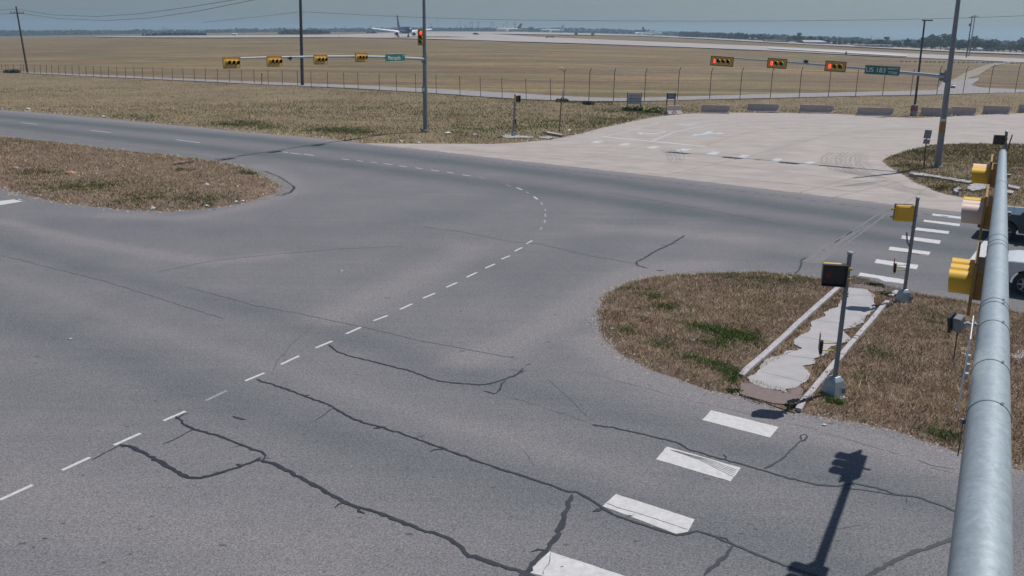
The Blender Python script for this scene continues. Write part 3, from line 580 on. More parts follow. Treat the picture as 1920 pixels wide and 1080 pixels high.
CF = [([(953, 455), (985, 456), (1015, 460), (1060, 470), (1110, 482), (1160, 490), (1195, 497)], .05), ([(290, 513), (400, 490), (520, 478), (640, 468), (760, 463)], .035), ([(350, 540), (480, 575), (560, 590), (600, 598), (700, 620), (800, 643), (900, 662), (970, 675)], .025),
      ([(600, 598), (575, 622), (545, 650), (520, 680), (510, 705)], .02), ([(780, 425), (870, 437), (960, 455)], .03), ([(1025, 710), (1060, 745), (1110, 790)], .012), ([(940, 742), (1000, 760), (1110, 798)], .012), ([(980, 845), (1000, 872)], .01), 
      ([(1255, 293), (1260, 293)], .03), ([(1130, 360), (1300, 390), (1480, 425)], .05), ([(1100, 700), (1300, 755), (1500, 800), (1700, 860)], .012), ([(0, 480), (200, 530), (420, 600)], .025),
      ([(1720, 865), (1745, 875), (1790, 883)], .03), ([(1745, 880), (1790, 890)], .04), ([(600, 800), (560, 822)], .01), ([(1000, 950), (960, 960)], .01), ([(1550, 995), (1640, 985)], .01)]
mb = MB()
for pts, wd in CF: strip(mb, resamp(gp(pts), .25, .016), wd*.8, ZR1+.002, .5, True)
tag(mb.build('hairline_crack_lines', M_TARF), kind='structure')
# spots and dark stains on the asphalt
mb = MB()
for k in range(190):
    px = random.uniform(0, 1750); py = random.uniform(400, 1075); p = G(px, py)
    if polydist(np.array([p.x]), np.array([p.y]), PM)[0] > -.2 or polydist(np.array([p.x]), np.array([p.y]), PL)[0] > -.3: continue
    r = random.choice([.012, .018, .025, .04]); a0 = random.uniform(0, 6.28)
    mb.add([(p.x+math.cos(a0+i*1.05)*r*random.uniform(.4, 1.6)*1.6, p.y+math.sin(a0+i*1.05)*r*random.uniform(.4, 1.2), ZR1+.001) for i in range(6)], [tuple(range(6))])
tag(mb.build('oil_spots', M_TARF), kind='structure')
g = NG('faint_stain'); g.out(g.ramp(g.noise(6, 5, .8), [(.4, (.09, .09, .095)), (.6, (.13, .127, .13))]), .9)
# worn tyre skid marks across the second crosswalk bar
mb = MB()
for k in range(5): strip(mb, resamp(gp([(1256+k*3, 846+k*.6), (1310+k*3, 865-k*.5), (1375+k*1.5, 897-k*3.2)]), .1, .002), .012, ZR1+.004, .6)
strip(mb, resamp(gp([(1138, 947), (1165, 957), (1200, 967), (1240, 980), (1288, 996)]), .08, .008), .012, ZR1+.004, .7)
strip(mb, resamp(gp([(1032, 1040), (1031, 1055), (1018, 1080)]), .08, .008), .014, ZR1+.004, .7)
tag(mb.build('skid_marks_on_paint', mat('skid_grey', (.17, .17, .17), .9, var=.3, scale=20)), kind='structure')

# ------------------------------------------------------------ path through the median with kerbs
def slab(name, pts, z0, z1, m, kind='structure', jit=0):
    jit = min(jit, .03)
    mb = MB(); P = gp(pts); out = []
    for i in range(len(P)):
        a, b = P[i], P[(i+1) % len(P)]; k = max(1, int((b-a).length/.05)) if jit else 1
        for j in range(k): q = a.lerp(b, j/k); nv = [float(vnoise(np.array([q.x*c1_+7]), np.array([q.y*c1_]), .3)[0]+.5*vnoise(np.array([q.x*c1_+70]), np.array([q.y*c1_]), .11)[0])-.75 for c1_ in (1, 1.37)]; out.append((q.x+random.uniform(-jit, jit)+nv[0]*jit*9, q.y+random.uniform(-jit, jit)+nv[1]*jit*9, z0))
    mb.prism(out, (0, 0, z1-z0)); return tag(mb.build(name, m), kind=kind)
slab('path_bed', [(1380, 722), (1392, 745), (1490, 778), (1600, 655), (1695, 556), (1590, 532), (1480, 625)], .0, .055, M_DIRT)
def c6(l): return [(1360+x/3.725, 500+y/3.725) for x, y in l]
slab('path', c6([(150, 800), (240, 740), (250, 700), (320, 650), (400, 635), (420, 615), (500, 600), (520, 585), (470, 560), (475, 530), (510, 500), (580, 480), (590, 430), (620, 385), (690, 370), (700, 330), (780, 300), (800, 255), (850, 230), (830, 180), (870, 165), (990, 175), (1040, 215), (1045, 260), (1050, 310), (990, 350), (965, 410), (900, 440), (820, 465), (870, 510), (860, 545), (790, 560), (720, 575), (690, 640), (620, 660), (610, 700), (545, 715), (585, 770), (560, 830), (500, 862), (420, 875), (440, 905), (180, 835)]), .04, .085, M_PATH, jit=.012)
_pb = gp(c6([(95, 825), (180, 835), (440, 905), (430, 880), (520, 862), (545, 880), (530, 930), (480, 990), (330, 980), (95, 915)]))
_ps = gp(c6([(240, 740), (500, 600), (520, 585), (470, 560), (620, 385), (780, 300), (850, 230), (870, 165), (990, 175), (1050, 310), (820, 465), (870, 510), (620, 660), (585, 770), (500, 862), (430, 880), (150, 800)]))
blades('dry_leaves_on_path_edges', 9000, PATHP, lambda X, Y: X*0+.075, .05, .008, PALB, excl=lambda X, Y: (polydist(X, Y, _ps) > -.02) | (polydist(X, Y, _pb) > .05))
slab('brick_paving', c6([(105, 830), (180, 835), (440, 905), (430, 880), (520, 862), (545, 880), (530, 930), (480, 985), (330, 975), (100, 910)]), .04, .079, M_BRICK)
slab('far_brick_paving', c6([(870, 135), (1000, 140), (1090, 160), (1120, 185), (1030, 190), (990, 175), (870, 165)]), .04, .079, M_BRICK)
mb = MB()
for l in ([(245, 757), (440, 800), (555, 835)], [(405, 635), (620, 665)], [(510, 505), (800, 555)], [(640, 395), (810, 415)], [(810, 260), (1045, 305)], [(850, 215), (1040, 220)]): strip(mb, resamp(gp(c6(l)), .3, .004), .012, .088, .3)
tag(mb.build('path_joint', mat('joint_grime', (.2, .19, .18), .9)), kind='structure')
def kerb(name, top, label, wd=.14, ht=.17):
    P = resamp(gp(top), .5, .006); mb = MB(); vs = []; fs = []
    for i, p in enumerate(P):
        d = (P[min(i+1, len(P)-1)]-P[max(i-1, 0)]).normalized(); n = Vector((-d.y, d.x, 0)); z = ht if 0 < i < len(P)-1 else ht*.75
        for a, zz in ((-.5, 0), (-.5, z-.015), (-.4, z), (.4, z), (.5, z-.015), (.5, 0)): q = p+n*a*wd; vs.append((q.x, q.y, zz+random.uniform(0, .004)))
        if i: fs += [((i-1)*6+k, i*6+k, i*6+k+1, (i-1)*6+k+1) for k in range(5)]
    fs += [tuple(range(6)), tuple(range(len(vs)-6, len(vs)))]
    mb.add(vs, fs); o = mb.build(name, M_KERB); return tag(o, label, 'kerb')
kerb('kerb', c6([(105, 785), (300, 620), (500, 430), (700, 245), (828, 130)]), 'long pale concrete kerb on the left side of the median path', .16)
kerb('kerb', c6([(505, 1025), (600, 905), (760, 710), (880, 560), (1000, 420), (1130, 262)]), 'cracked pale concrete kerb on the right side of the median path')
kerb('kerb', c6([(1150, 225), (1200, 190)]), 'short stub of pale kerb beside the far pedestal pole on the median', .16)
mb = MB()
for k in range(9):
    t = k/9+.03; a = Vector((505, 1025)).lerp(Vector((1130, 262)), t) if False else None
    tr = c6([(505, 1025), (600, 905), (760, 710), (880, 560), (1000, 420), (1130, 262)]); s = random.random()*4.9; i = int(s); q = G(*tr[i]).lerp(G(*tr[i+1]), s-i)
    mb.box((q.x, q.y, .172), (.05+random.random()*.12, .03+random.random()*.04, .012), random.random()*3)
tag(mb.build('soil_on_kerb', M_DIRT), kind='structure')
# broken slabs
slab('concrete_slab', [(1706, 331), (1733, 333), (1760, 337), (1800, 344), (1830, 349), (1822, 352), (1780, 345), (1745, 339), (1712, 335)], .02, .26, M_PATH, jit=.03)
slab('broken_concrete_slab', [(1812, 362), (1822, 355), (1833, 350), (1850, 350), (1860, 356), (1855, 360), (1838, 364), (1818, 366)], .02, .26, M_PATH, jit=.08)
slab('small_broken_slab', [(1786, 362), (1796, 357), (1800, 361), (1793, 368), (1787, 366)], .02, .26, M_PATH, jit=.05)
slab('pale_slab_beside_arm', [(1889, 354), (1912, 359), (1908, 363), (1889, 359)], .02, .26, M_PATH)
slab('pale_slab_under_arm', [(1886, 364), (1900, 367), (1897, 371), (1886, 370)], .02, .26, M_PATH)
slab('kerb_block_flat', [(1796, 655), (1818, 657), (1816, 675), (1802, 672)], .03, .13, M_PATH)
slab('drain_channel', [(1895, 652), (1930, 668), (1980, 690), (1975, 722), (1895, 690)], .03, .13, M_PATH)
slab('drain_trench', [(1895, 678), (1980, 708), (1980, 720), (1895, 688)], .131, .135, mat('dark_grey_drain', (.10, .10, .105), .7))  # darker grey strip along the channel
slab('footway_slab', [(938, 257), (948, 254), (980, 256), (1000, 257), (998, 260), (950, 260)], .0, .08, M_PATH, jit=.05)
slab('footway_slab_right', [(1010, 258), (1030, 256.5), (1040, 259), (1030, 262), (1015, 261)], .0, .08, M_PATH, jit=.05)
slab('pale_kerb_bit', [(1024, 250), (1053, 255.5), (1055, 258), (1026, 253)], .0, .2, M_PATH)
slab('worn_island_lip', [(455, 316), (490, 321), (520, 332), (548, 350), (540, 362), (516, 368), (520, 352), (495, 333)], .02, .05, mat('dusty_concrete', (.17, .155, .14), .9, var=.2, scale=3))

# ------------------------------------------------------------ traffic lights
def signal(label, n=3, lit=None, loc=(0, 0, 0), face=0, s=.36, vert=False, visor_mats=None, green=False, group=None, vis=.26, back=M_BLK, tilt=0, rim=.13, full=False, bpm=None, hm=None):
    """local: sections along X, lamps face -Y"""
    t = thing('traffic_light', label, 'traffic light', loc, group=group)
    t.rotation_euler = (0, tilt if not vert else R(90), face) if not vert else (0, R(90), face)
    W = n*s; hb = MB().box((0, .08, 0), (W, .18, s*.98)).build('housing', hm or M_YELB, t, bevel=.015)
    b = MB().box((0, -.015, 0), (W+2*rim, .02, s+2*rim)).build('backplate', bpm or M_YELB, t)
    fr = MB()
    for sx, sz, cx, cz in ((W+2*rim+.02, .045, 0, s/2+rim), (W+2*rim+.02, .045, 0, -s/2-rim), (.045, s+2*rim, W/2+rim, 0), (.045, s+2*rim, -W/2-rim, 0)): fr.box((cx, -.02, cz), (sx, .034, sz))
    fr.build('backplate_rim', back, t)
    for i in range(n):
        x = -W/2+s*(i+.5); r = s*.43
        vm = (visor_mats[i] if visor_mats else M_YEL)
        a0, a1 = (R(-65), R(245)) if full else (R(-40), R(220)); k = 18; vs = []; fs = []; q0v = .9 if full else .62
        for q in range(k+1):
            a = a0+(a1-a0)*q/k; dep = vis*(q0v+(1-q0v)*math.sin(max(0, min(math.pi, (a-a0)/(a1-a0)*math.pi))))
            ca, sa = math.cos(a), math.sin(a)
            if vert: ca, sa = -sa, ca
            for rr, yy in ((r, -.026), (r, -.026-dep), (r-.012, -.026-dep), (r-.012, -.026)): vs.append((x+rr*ca, yy, rr*sa))
            if q: o = (q-1)*4; fs += [(o, o+1, o+5, o+4), (o+1, o+2, o+6, o+5), (o+2, o+3, o+7, o+6)]
        MB().add(vs, fs).build('visor', vm, t, smooth=True)
        # dark inner sleeve of the hood
        iv = []; jf = []
        for q in range(k+1):
            a = a0+(a1-a0)*q/k; ca, sa = math.cos(a), math.sin(a); dep = vis*(q0v+(1-q0v)*math.sin(max(0, min(math.pi, (a-a0)/(a1-a0)*math.pi))))-.01
            if vert: ca, sa = -sa, ca
            for yy in (-.026, -.026-dep): iv.append((x+(r-.017)*ca, yy, (r-.017)*sa))
            if q: o = (q-1)*2; jf.append((o, o+1, o+3, o+2))
        MB().add(iv, jf).build('visor_lining', M_BLK, t, smooth=True)
        lm = M_RED if lit == i else (M_LENSG if green and i == n-1 else M_LENS)
        MB().lathe([(r*.97, -.028), (r*.8, -.045), (r*.4, -.06), (.01, -.065)], (x, 0, 0), 20, 'Y').build('lens', lm, t, smooth=True)
    br = MB().tube((0, .1, 0), (0, .34, 0), .035, n=8); br.build('bracket', M_GALVD, t)
    return t

def mast(name, label, base_px, top_px, r0, r1, arm_at, arm_dir, arm_len_px, ra0, ra1, zt):
    B = G(*base_px); T = atY(top_px[0], top_px[1], B.y); ax = (T-B)/(T-B).length; T = B+ax*(zt/ax.z)
    t = thing(name, label, 'signal mast', B)
    inv = lambda p: Vector(p)-B
    p = MB().tube((0, 0, .04), inv(T), r0, r1, 24); p.build('pole', M_POLE, t, smooth=True)
    MB().lathe([(r0*1.9, .0), (r0*1.9, .21), (r0*1.8, .22)], n=24).build('footing', M_CON, t)
    MB().box((0, 0, .25), (r0*2.7, r0*2.7, .05), .4).build('base_plate', M_GALVD, t)
    for q in range(4): a = .4+math.pi/4+q*math.pi/2; MB().tube((r0*1.75*math.cos(a), r0*1.75*math.sin(a), .2), (r0*1.75*math.cos(a), r0*1.75*math.sin(a), .38), .035, n=6).build('anchor_bolt', M_GALVD, t)
    return t, B, ax
# --- right mast (over the concrete road)
AR = Vector((-.806, .592, 0)); NR = Vector((AR.y, -AR.x, 0))
tR, BR, axR = mast('signal_mast', 'tall grey signal mast with a straight arm on the grassy corner at right', (1757, 318), (1797, 0), .21, .10, None, None, None, 0, 0, 13.5)
def armpt(px, py, B, n): return onplane(px, py, B, n)
aR0 = armpt(1776, 144, BR, NR); aR1 = armpt(1352, 107.5, BR, NR)
mid = [aR0.lerp(aR1, k/8) for k in range(9)]
for k, (px, py) in enumerate(((1776, 144), (1735, 140), (1690, 136), (1640, 130.5), (1590, 126), (1530, 121), (1470, 116), (1410, 112), (1375, 109))): mid[k] = armpt(px, py, BR, NR)
a = MB().path([p-BR for p in mid], [.115-.065*k/8 for k in range(9)], 14); a.build('arm', M_GALV, tR, smooth=True)
cb = MB(); q = mid[0]-BR; cb.tube(q+Vector((0, 0, -.35)), q+Vector((0, 0, .4)), .20, .19, 16); cb.box(q+AR*.28, (.3, .12, .5), math.atan2(AR.y, AR.x)); cb.build('arm_clamp', M_GALVD, tR)
zc = atY(1768, 235, BR.y).z; yb = MB().tube(axR*(zc-.45), axR*(zc+.25), .2, .195, 20); yb.build('identification_band', mat('old_yellow_band', (.34, .20, .05), .6, var=.25), tR)
wb = MB().tube(axR*(zc+.26), axR*(zc+.42), .197, .196, 20); wb.build('pale_band', mat('pale_label', (.62, .6, .52), .6), tR)
p = armpt(1787, 159, BR, Vector((0, 1, 0))); p.y = BR.y; MB().tube(axR*(p.z)+Vector((.15, 0, 0)), p-BR, .03, n=6).tube(p-BR+Vector((-.12, 0, -.1)), p-BR+Vector((.12, -.1, -.12)), .1, .08, 10).build('detector_horn', M_GALVD, tR)
fR = math.atan2(AR.y, AR.x)+math.pi     # sections run along the arm, lamps face the near road
def headplace(px, py, B, n, off=-.28):
    p = armpt(px, py, B, n); return p
grp = 'traffic lights on the right mast arm'
for (px, py, n_, lab) in ((1353, 114.5, 4, 'four-lamp traffic light lit red at the tip of the right mast arm'), (1456, 118.5, 3, 'three-lamp horizontal traffic light lit red in the middle of the right mast arm'), (1565, 124, 3, 'three-lamp horizontal traffic light lit red next to the green US 183 sign')):
    p = armpt(px+5, py+.3, BR, NR)+NR*(.40 if NR.y < 0 else -.40)
    face = math.atan2(-AR.y, -AR.x)
    signal(lab, n_, 0, p, face, group=grp, tilt=R(2.2), green=(n_ == 3), back=mat('rim_brown', (.10, .055, .03), .6))
def sensor(px, py, B, n, label):
    p = armpt(px, py, B, n); t = thing('vehicle_detector', label, 'sensor', p)
    MB().tube((-.16, -.05, .02), (.14, -.05, .02), .075, .06, 12).build('camera_body', M_DKM, t); MB().box((0, 0, .0), (.08, .08, .3)).build('mount', M_DKM, t)
    MB().box((-.02, -.05, .11), (.42, .2, .02)).build('sunshield', M_GALVD, t)
sensor(1511, 116, BR, NR, 'small dark detector camera on the right mast arm between two red lights')
# --- left mast
AL = Vector((-.483, -.875, 0)); NL = Vector((AL.y, -AL.x, 0))
tL, BL, axL = mast('signal_mast', 'tall grey signal mast on the verge with its long arm reaching left', (798, 248), (795, 0), .22, .10, None, None, None, 0, 0, 13.5)
arms = [armpt(px, py, BL, NL) for px, py in ((797, 111), (770, 109.5), (735, 107.5), (700, 106.5), (660, 106), (600, 106), (545, 107), (500, 107.5), (450, 109))]
MB().path([p-BL for p in arms], [.125-.075*k/8 for k in range(9)], 14).build('arm', M_GALV, tL, smooth=True)
q = arms[0]-BL; cb = MB().tube(q+Vector((0, 0, -.35)), q+Vector((0, 0, .4)), .2, .19, 16); cb.box(q+AL*.28+Vector((0, 0, -.05)), (.3, .12, .5), math.atan2(AL.y, AL.x)); cb.build('arm_clamp', M_GALVD, tL)
zc = atY(797, 168, BL.y).z
MB().tube(axL*(zc-.28)+Vector((-.12, -.21, 0)), axL*(zc+.28)+Vector((-.12, -.21, 0)), .12, n=14).build('handhole_cover', M_GALVD, tL)
MB().lathe([(.13, 0), (.13, .02)], (-.12, -.36, zc), 16, 'Y').build('round_tag', M_WHT, tL)
grp = 'traffic lights on the left mast arm'
fL = math.atan2(AL.y, AL.x)
print('ARM L pts', [tuple(round(v, 1) for v in p) for p in arms])
for (px, py, lab) in ((433., 117.5, 'horizontal yellow traffic light at the far left tip of the left mast arm'), (514, 115, 'yellow traffic light second from the tip of the left mast arm'), (600.5, 111.5, 'yellow traffic light just right of the tall dark pole on the left mast arm'), (677, 107.5, 'yellow traffic light beside the green Metropolis sign')):
    p = armpt(px-8.5, py, BL, NL); nn = NL if NL.x < 0 else -NL
    nn2 = Vector((.875, -.483, 0))
    signal(lab, 3, None, p+nn2*.42, math.atan2(AL.y, AL.x)+math.pi, group=grp, tilt=R(1), back=mat('rim_orange', (.36, .16, .02), .6))
pv = atY(789.5, 70, BL.y-.35)
signal('vertical traffic light lit red strapped high on the left mast pole', 3, 0, pv, R(-12), vert=True, vis=.24, back=mat('rim_dark', (.05, .035, .03), .6), rim=.07)
sensor(544, 109.5, BL, NL, 'small dark detector camera on the left mast arm beside the tall dark pole')

# ------------------------------------------------------------ signs with lettering
def lettering(txt, size, loc, parent, m, rot=(R(90), 0, 0), name='lettering', sx=1):
    cu = bpy.data.curves.new('t', 'FONT'); cu.body = txt; cu.size = size; cu.align_x = 'CENTER'; cu.align_y = 'CENTER'; cu.extrude = .002
    o = bpy.data.objects.new('t', cu); COL.objects.link(o); bpy.context.view_layer.update()
    me = bpy.data.meshes.new_from_object(o); bpy.data.objects.remove(o); me.materials.clear(); me.materials.append(m)
    n = bpy.data.objects.new(name, me); COL.objects.link(n); n.parent = parent; n.location = loc; n.rotation_euler = rot; n.scale = (sx, 1, 1); return n
def rect_sign(px, B, n, W, Hh, label, face, m, off):
    t = thing('street_sign', label, 'street sign', off, face); MB().box((0, 0, 0), (W, .02, Hh)).build('panel', m, t)
    e = .02
    MB().box((0, -.013, Hh/2-.02), (W-.02, .006, e)).box((0, -.013, -Hh/2+.02), (W-.02, .006, e)).build('border', M_WHT, t); return t
p0 = armpt(1623, 130, BR, NR); p1 = armpt(1688, 133.5, BR, NR); c0 = (p0+p1)/2; Wd = (p1-p0).length
nn = Vector((-AR.y, AR.x, 0)); nn = nn if nn.y < 0 else -nn
tS = rect_sign(0, 0, 0, Wd, .60, 'green US 183 street name sign on the right mast arm', math.atan2(-AR.y, -AR.x), M_GRN, c0+nn*.16)
tS.rotation_euler = (0, R(1.5), math.atan2(-AR.y, -AR.x))
lettering('US 183', .43, (-Wd*.18, -.018, -.01), tS, M_WHT); lettering('HWY', .22, (Wd*.31, -.018, .12), tS, M_WHT, sx=1.3); lettering('7700', .22, (Wd*.31, -.018, -.13), tS, M_WHT, sx=1.3)
for k in (-.5, .5): MB().box((k, .06, 0), (.06, .12, .5)).build('bracket', M_GALVD, tS)
p0 = armpt(719.5, 108.5, BL, NL); p1 = armpt(755.5, 107.5, BL, NL); c0 = (p0+p1)/2; Wd = (p1-p0).length
tS = rect_sign(0, 0, 0, Wd, .62, 'green Metropolis street name sign on the left mast arm', fL+math.pi, M_GRN, c0+Vector((.875, -.483, 0))*.18)
lettering('Metropolis', .44, (-Wd*.06, -.018, -.02), tS, M_WHT, sx=Wd/3.0); lettering('DR', .18, (Wd*.43, -.018, .14), tS, M_WHT)
for k in (-.5, .5): MB().box((k, .06, 0), (.06, .12, .5)).build('bracket', M_GALVD, tS)
# white address board and blue board on the verge
def board(x0, x1, ytop, ybot, ybase, label, m, mp, legs):
    B = G((x0+x1)/2, ybase); a = atY(x0, ytop, B.y); b = atY(x1, ybot, B.y); W = b.x-a.x; Hh = a.z-b.z; t = thing('notice_board', label, 'sign', (B.x, B.y, 0))
    MB().box((0, 0, (a.z+b.z)/2), (W, .05, Hh)).build('panel', m, t)
    for s in (-1, 1): MB().box((s*W*legs, .05, (a.z+.05)/2), (.11, .1, a.z+.05)).build('post', mp, t)
    return t, W, Hh, (a.z+b.z)/2
t, W, Hh, zc = board(1176, 1200.5, 174.5, 195, 207, 'pale grey board with three lines of address in front of the airfield fence', M_SIGNG, M_WOOD, .5)
for k, s_ in enumerate(('3601 South', 'Highway 183', 'Austin, TX 78719')): lettering(s_, Hh*.25, (0, -.03, zc+Hh*(.27-.27*k)), t, M_INK, sx=.62 if k == 2 else .8)
t, W, Hh, zc = board(1249, 1265.5, 175, 185.5, 203, 'small navy blue notice board behind the tilted concrete barrier', M_NAVY, mat('brown_post', (.08, .045, .03), .8), .44)
MB().box((0, -.04, zc), (W*.72, .02, Hh*.62)).build('print', M_BLU2, t)

# ------------------------------------------------------------ pedestrian poles
def hand(mb, s):
    mb.box((0, 0, -.06*s), (.13*s, .004, .13*s))
    for i, h in enumerate((.12, .15, .14, .1)): mb.box((-.052*s+i*.035*s, 0, (.0+h/2)*s), (.024*s, .004, h*s))
    mb.box((-.085*s, 0, -.05*s), (.03*s, .004, .1*s)); return mb
M_HAND = mat('dim_red_hand', (.07, .012, .015), .5, emit=(.5, .03, .03, .02))
def pedpole(label, base_px, top_px, r, plab=None):
    B = G(*base_px); B.z = .06; T = atY(top_px[0], top_px[1], B.y); ax = (T-B).normalized(); t = thing('pedestrian_signal_pole', label, 'pole', B)
    L = (T-B).length
    MB().tube(ax*.25, ax*L, r, r*.92, 18).build('pole', M_GALVD, t, smooth=True)
    MB().lathe([(r*1.25, 0), (r*1.25, .03), (r*.9, .05)], ax*(L-.02), 18).build('cap', M_GALV, t)
    MB().lathe([(r*1.3, 0), (r*1.3, .06)], ax*(L*.83), 18).lathe([(r*1.3, 0), (r*1.3, .05)], ax*(L*.72), 18).build('strap', M_GALVD, t)
    return t, B, ax, L
def pedestal(t, s=1, rz=.5):
    MB().frustum((0, 0, .05), .40*s, .27*s, .34*s, rz).frustum((0, 0, .05+.34*s), .27*s, .16*s, .08*s, rz).build('pedestal_base', M_GALV, t, bevel=.01)
    MB().lathe([(.31*s, -.05), (.31*s, .05)], (.03, .02, 0), 24).build('footing', M_CON, t)
    MB().box((.17*s*math.cos(rz), -.2*s*math.cos(rz), .2), (.1, .02, .14), rz).build('access_door', M_GALVD, t)
def pedhead(label, c, face, s=.47, front=True):
    t = thing('pedestrian_signal', label, 'pedestrian signal', c, face)
    MB().box((0, .09, 0), (s, .16, s*.94)).build('housing', M_YEL, t, bevel=.02)
    MB().box((0, .185, s*.0), (s*.86, .03, s*.8)).build('back_cover', M_YEL, t, bevel=.01)
    v = MB()
    for sx, sz, cx, cz in ((s, .014, 0, s*.47), (s, .014, 0, -s*.47), (.014, s*.94, s/2, 0), (.014, s*.94, -s/2, 0)): v.box((cx, -.05, cz), (sx, .14, sz))
    v.build('hood', M_BLK, t)
    MB().box((0, .003, 0), (s*.95, .02, s*.9)).build('display', mat('dark_display', (.012, .012, .014), .35), t)
    h = hand(MB(), s*1.25); o = h.build('hand_symbol', M_HAND, t); o.location = (-s*.2, -.012, 0)
    MB().box((s*.62, .12, .12), (s*.28, .05, .05)).box((s*.62, .12, -.12), (s*.28, .05, .05)).build('side_arm', M_YELB, t)
    return t
def button(t, c, rz, s=1):
    a = MB()
    for dz in (.09, -.09): a.box((c[0]*.5, c[1]*.5, c[2]+dz*s), (math.hypot(c[0], c[1]), .022, .022), math.atan2(c[1], c[0]))
    a.build('button_arm', mat('yellow_bracket', (.62, .52, .14), .5), t)
    o = MB().box((0, 0, .0), (.02, .2*s, .40*s)).build('button_sign', mat('sign_edge_tan', (.45, .22, .17), .5), t); o.location = (c[0]-.03, c[1], c[2]+.14*s); o.rotation_euler = (0, 0, rz)
    o = MB().box((0, 0, 0), (.075, .13*s, .30*s)).build('push_button', M_BLK, t, bevel=.01); o.location = (c[0]+.02, c[1], c[2]); o.rotation_euler = (0, 0, rz)
    o = MB().box((0, 0, 0), (.05, .14*s, .035)).build('button_case', M_YEL, t); o.location = (c[0]+.02, c[1], c[2]-.17*s); o.rotation_euler = (0, 0, rz)
t, B, ax, L = pedpole('grey pedestrian pole nearest the camera on the median beside the path', (1561, 746), (1594, 474), .055); pedestal(t, 1.05)
hc = atY(1566, 513, B.y-.02); pedhead('dark faced pedestrian signal on the nearest median pole', hc+Vector((-.06, -.1, 0)), R(-12), .50)
c = atY(1538, 650, B.y); button(t, (c.x-B.x, c.y-B.y-.0, c.z-B.z), R(-17))
t, B, ax, L = pedpole('grey pedestrian pole at the far end of the median path', (1692, 571), (1721, 371), .055); pedestal(t, .95, .2)
hc = atY(1697, 400, B.y+.05); pedhead('yellow backed pedestrian signal on the farther median pole', hc+Vector((0, .1, 0)), R(168), .52)
c = atY(1677, 502, B.y); button(t, (c.x-B.x, c.y-B.y, c.z-B.z), R(-21), .95)
MB().path([ax*(L*.55)+Vector((-.05, 0, 0)), ax*(L*.57)+Vector((-.13, 0, .05)), ax*(L*.62)+Vector((-.19, 0, .0))+Vector((0, 0, .2))], .025, 8).build('conduit_stub', M_GALVD, t)
B0 = (1878, 332)
t, B, ax, L = pedpole('grey pedestrian pole behind the tip of the near mast arm', B0, (1887.5, 246), .085); pedestal(t, 1.0)
hc = atY(1873, 262, B.y-.1); pedhead('small dark pedestrian signal behind the tip of the near mast arm', hc, R(-20), .58)
p = atY(1893, 268, B.y); o = MB().box((0, 0, 0), (.05, .5, 1.0)).build('edge_on_sign', M_BLK, t); o.location = p-B; o.rotation_euler = (0, R(8), R(-28))
t, B, ax, L = pedpole('slim grey pedestrian pole on the verge right of the left mast', (963, 256), (966, 177), .085); pedestal(t, .7)
pedhead('tiny black pedestrian signal on the slim pole right of the left mast', atY(971, 185, B.y), R(62), .52)
o = MB().box((0, 0, 0), (.1, .14, .36)).build('push_button', M_BLK, t); o.location = atY(966.5, 228, B.y)-B
# thin post with edge-on sign, and the back of a sign on the right island
B = G(1048.5, 247); t = thing('sign_post', 'thin rusty post with an edge-on sign right of the slim pole', 'sign', B); T = atY(1053, 183, B.y)-B
MB().tube((0, 0, 0), T, .045, n=8).build('post', mat('rusty_post', (.11, .085, .08), .8), t); o = MB().box((0, 0, 0), (.03, .6, .75)).build('plate', M_SIGNG, t); o.location = atY(1055, 178, B.y)-B; o.rotation_euler = (0, 0, R(4))
B = G(1731.5, 319); t = thing('road_sign', 'grey two-part road sign seen from behind beside the right mast', 'sign', B); T = atY(1739, 244, B.y)-B
MB().tube((0, 0, 0), T, .04, n=8).build('post', mat('rusty_post', (), 0), t)
for (x, y0, y1, wpx) in ((1738.8, 243.5, 259.5, 11), (1736.6, 261, 269.5, 11)):
    a, b = atY(x-wpx/2, y0, B.y), atY(x+wpx/2, y1, B.y); o = MB().box((0, 0, 0), (b.x-a.x, .02, a.z-b.z), 0).build('plate', M_SIGNB, t, bevel=.004); o.location = (a+b)/2-B+Vector((0, -.06, 0)); o.rotation_euler = (0, R(5), 0)

# ------------------------------------------------------------ near mast arm beside the camera
k9 = H/9.0
u = Vector((math.sin(R(28.9)), math.cos(R(28.9)), 0)); nl = Vector((-u.y, u.x, 0))
A0 = Vector((2.54*k9, 4.09*k9, 6.6*k9)); t_tip = (10.88*k9-A0.x)/u.x
def tw(y):   # distance along the arm whose picture is at height y
    lo, hi = -3, t_tip+3
    for _ in range(40):
        m2 = (lo+hi)/2
        if proj(A0+u*m2)[1] > y: lo = m2
        else: hi = m2
    return (lo+hi)/2
def rad(t): return (.152 - .0040*(t+4.6))*k9*1.0 if t < 1 else (.152-.0224-.0038*(t-1))*k9
root = -4.8*k9-.35
tN = thing('signal_mast', 'near galvanised signal mast whose thick arm runs up the right edge', 'signal mast', (A0+u*root)*1.0); base = Vector((A0+u*root)); base.z = 0; tN.location = base
ts = np.linspace(0, t_tip-root, 14)
MB().path([A0+u*(root+t_)-base for t_ in ts], [rad(root+t_) for t_ in ts], 48).build('arm', M_GALV, tN, smooth=True)
tip = A0+u*t_tip-base; MB().lathe([(rad(t_tip)*1.06, -.10), (rad(t_tip)*1.06, .03), (rad(t_tip)*.9, .06), (rad(t_tip)*.4, .075), (.002, .08)], (0, 0, 0), 32, 'Y').build('end_cap', M_GALV, tN, smooth=True)
ec = tN.children[-1]; ec.location = tip; ec.rotation_euler = (0, 0, -R(28.9))
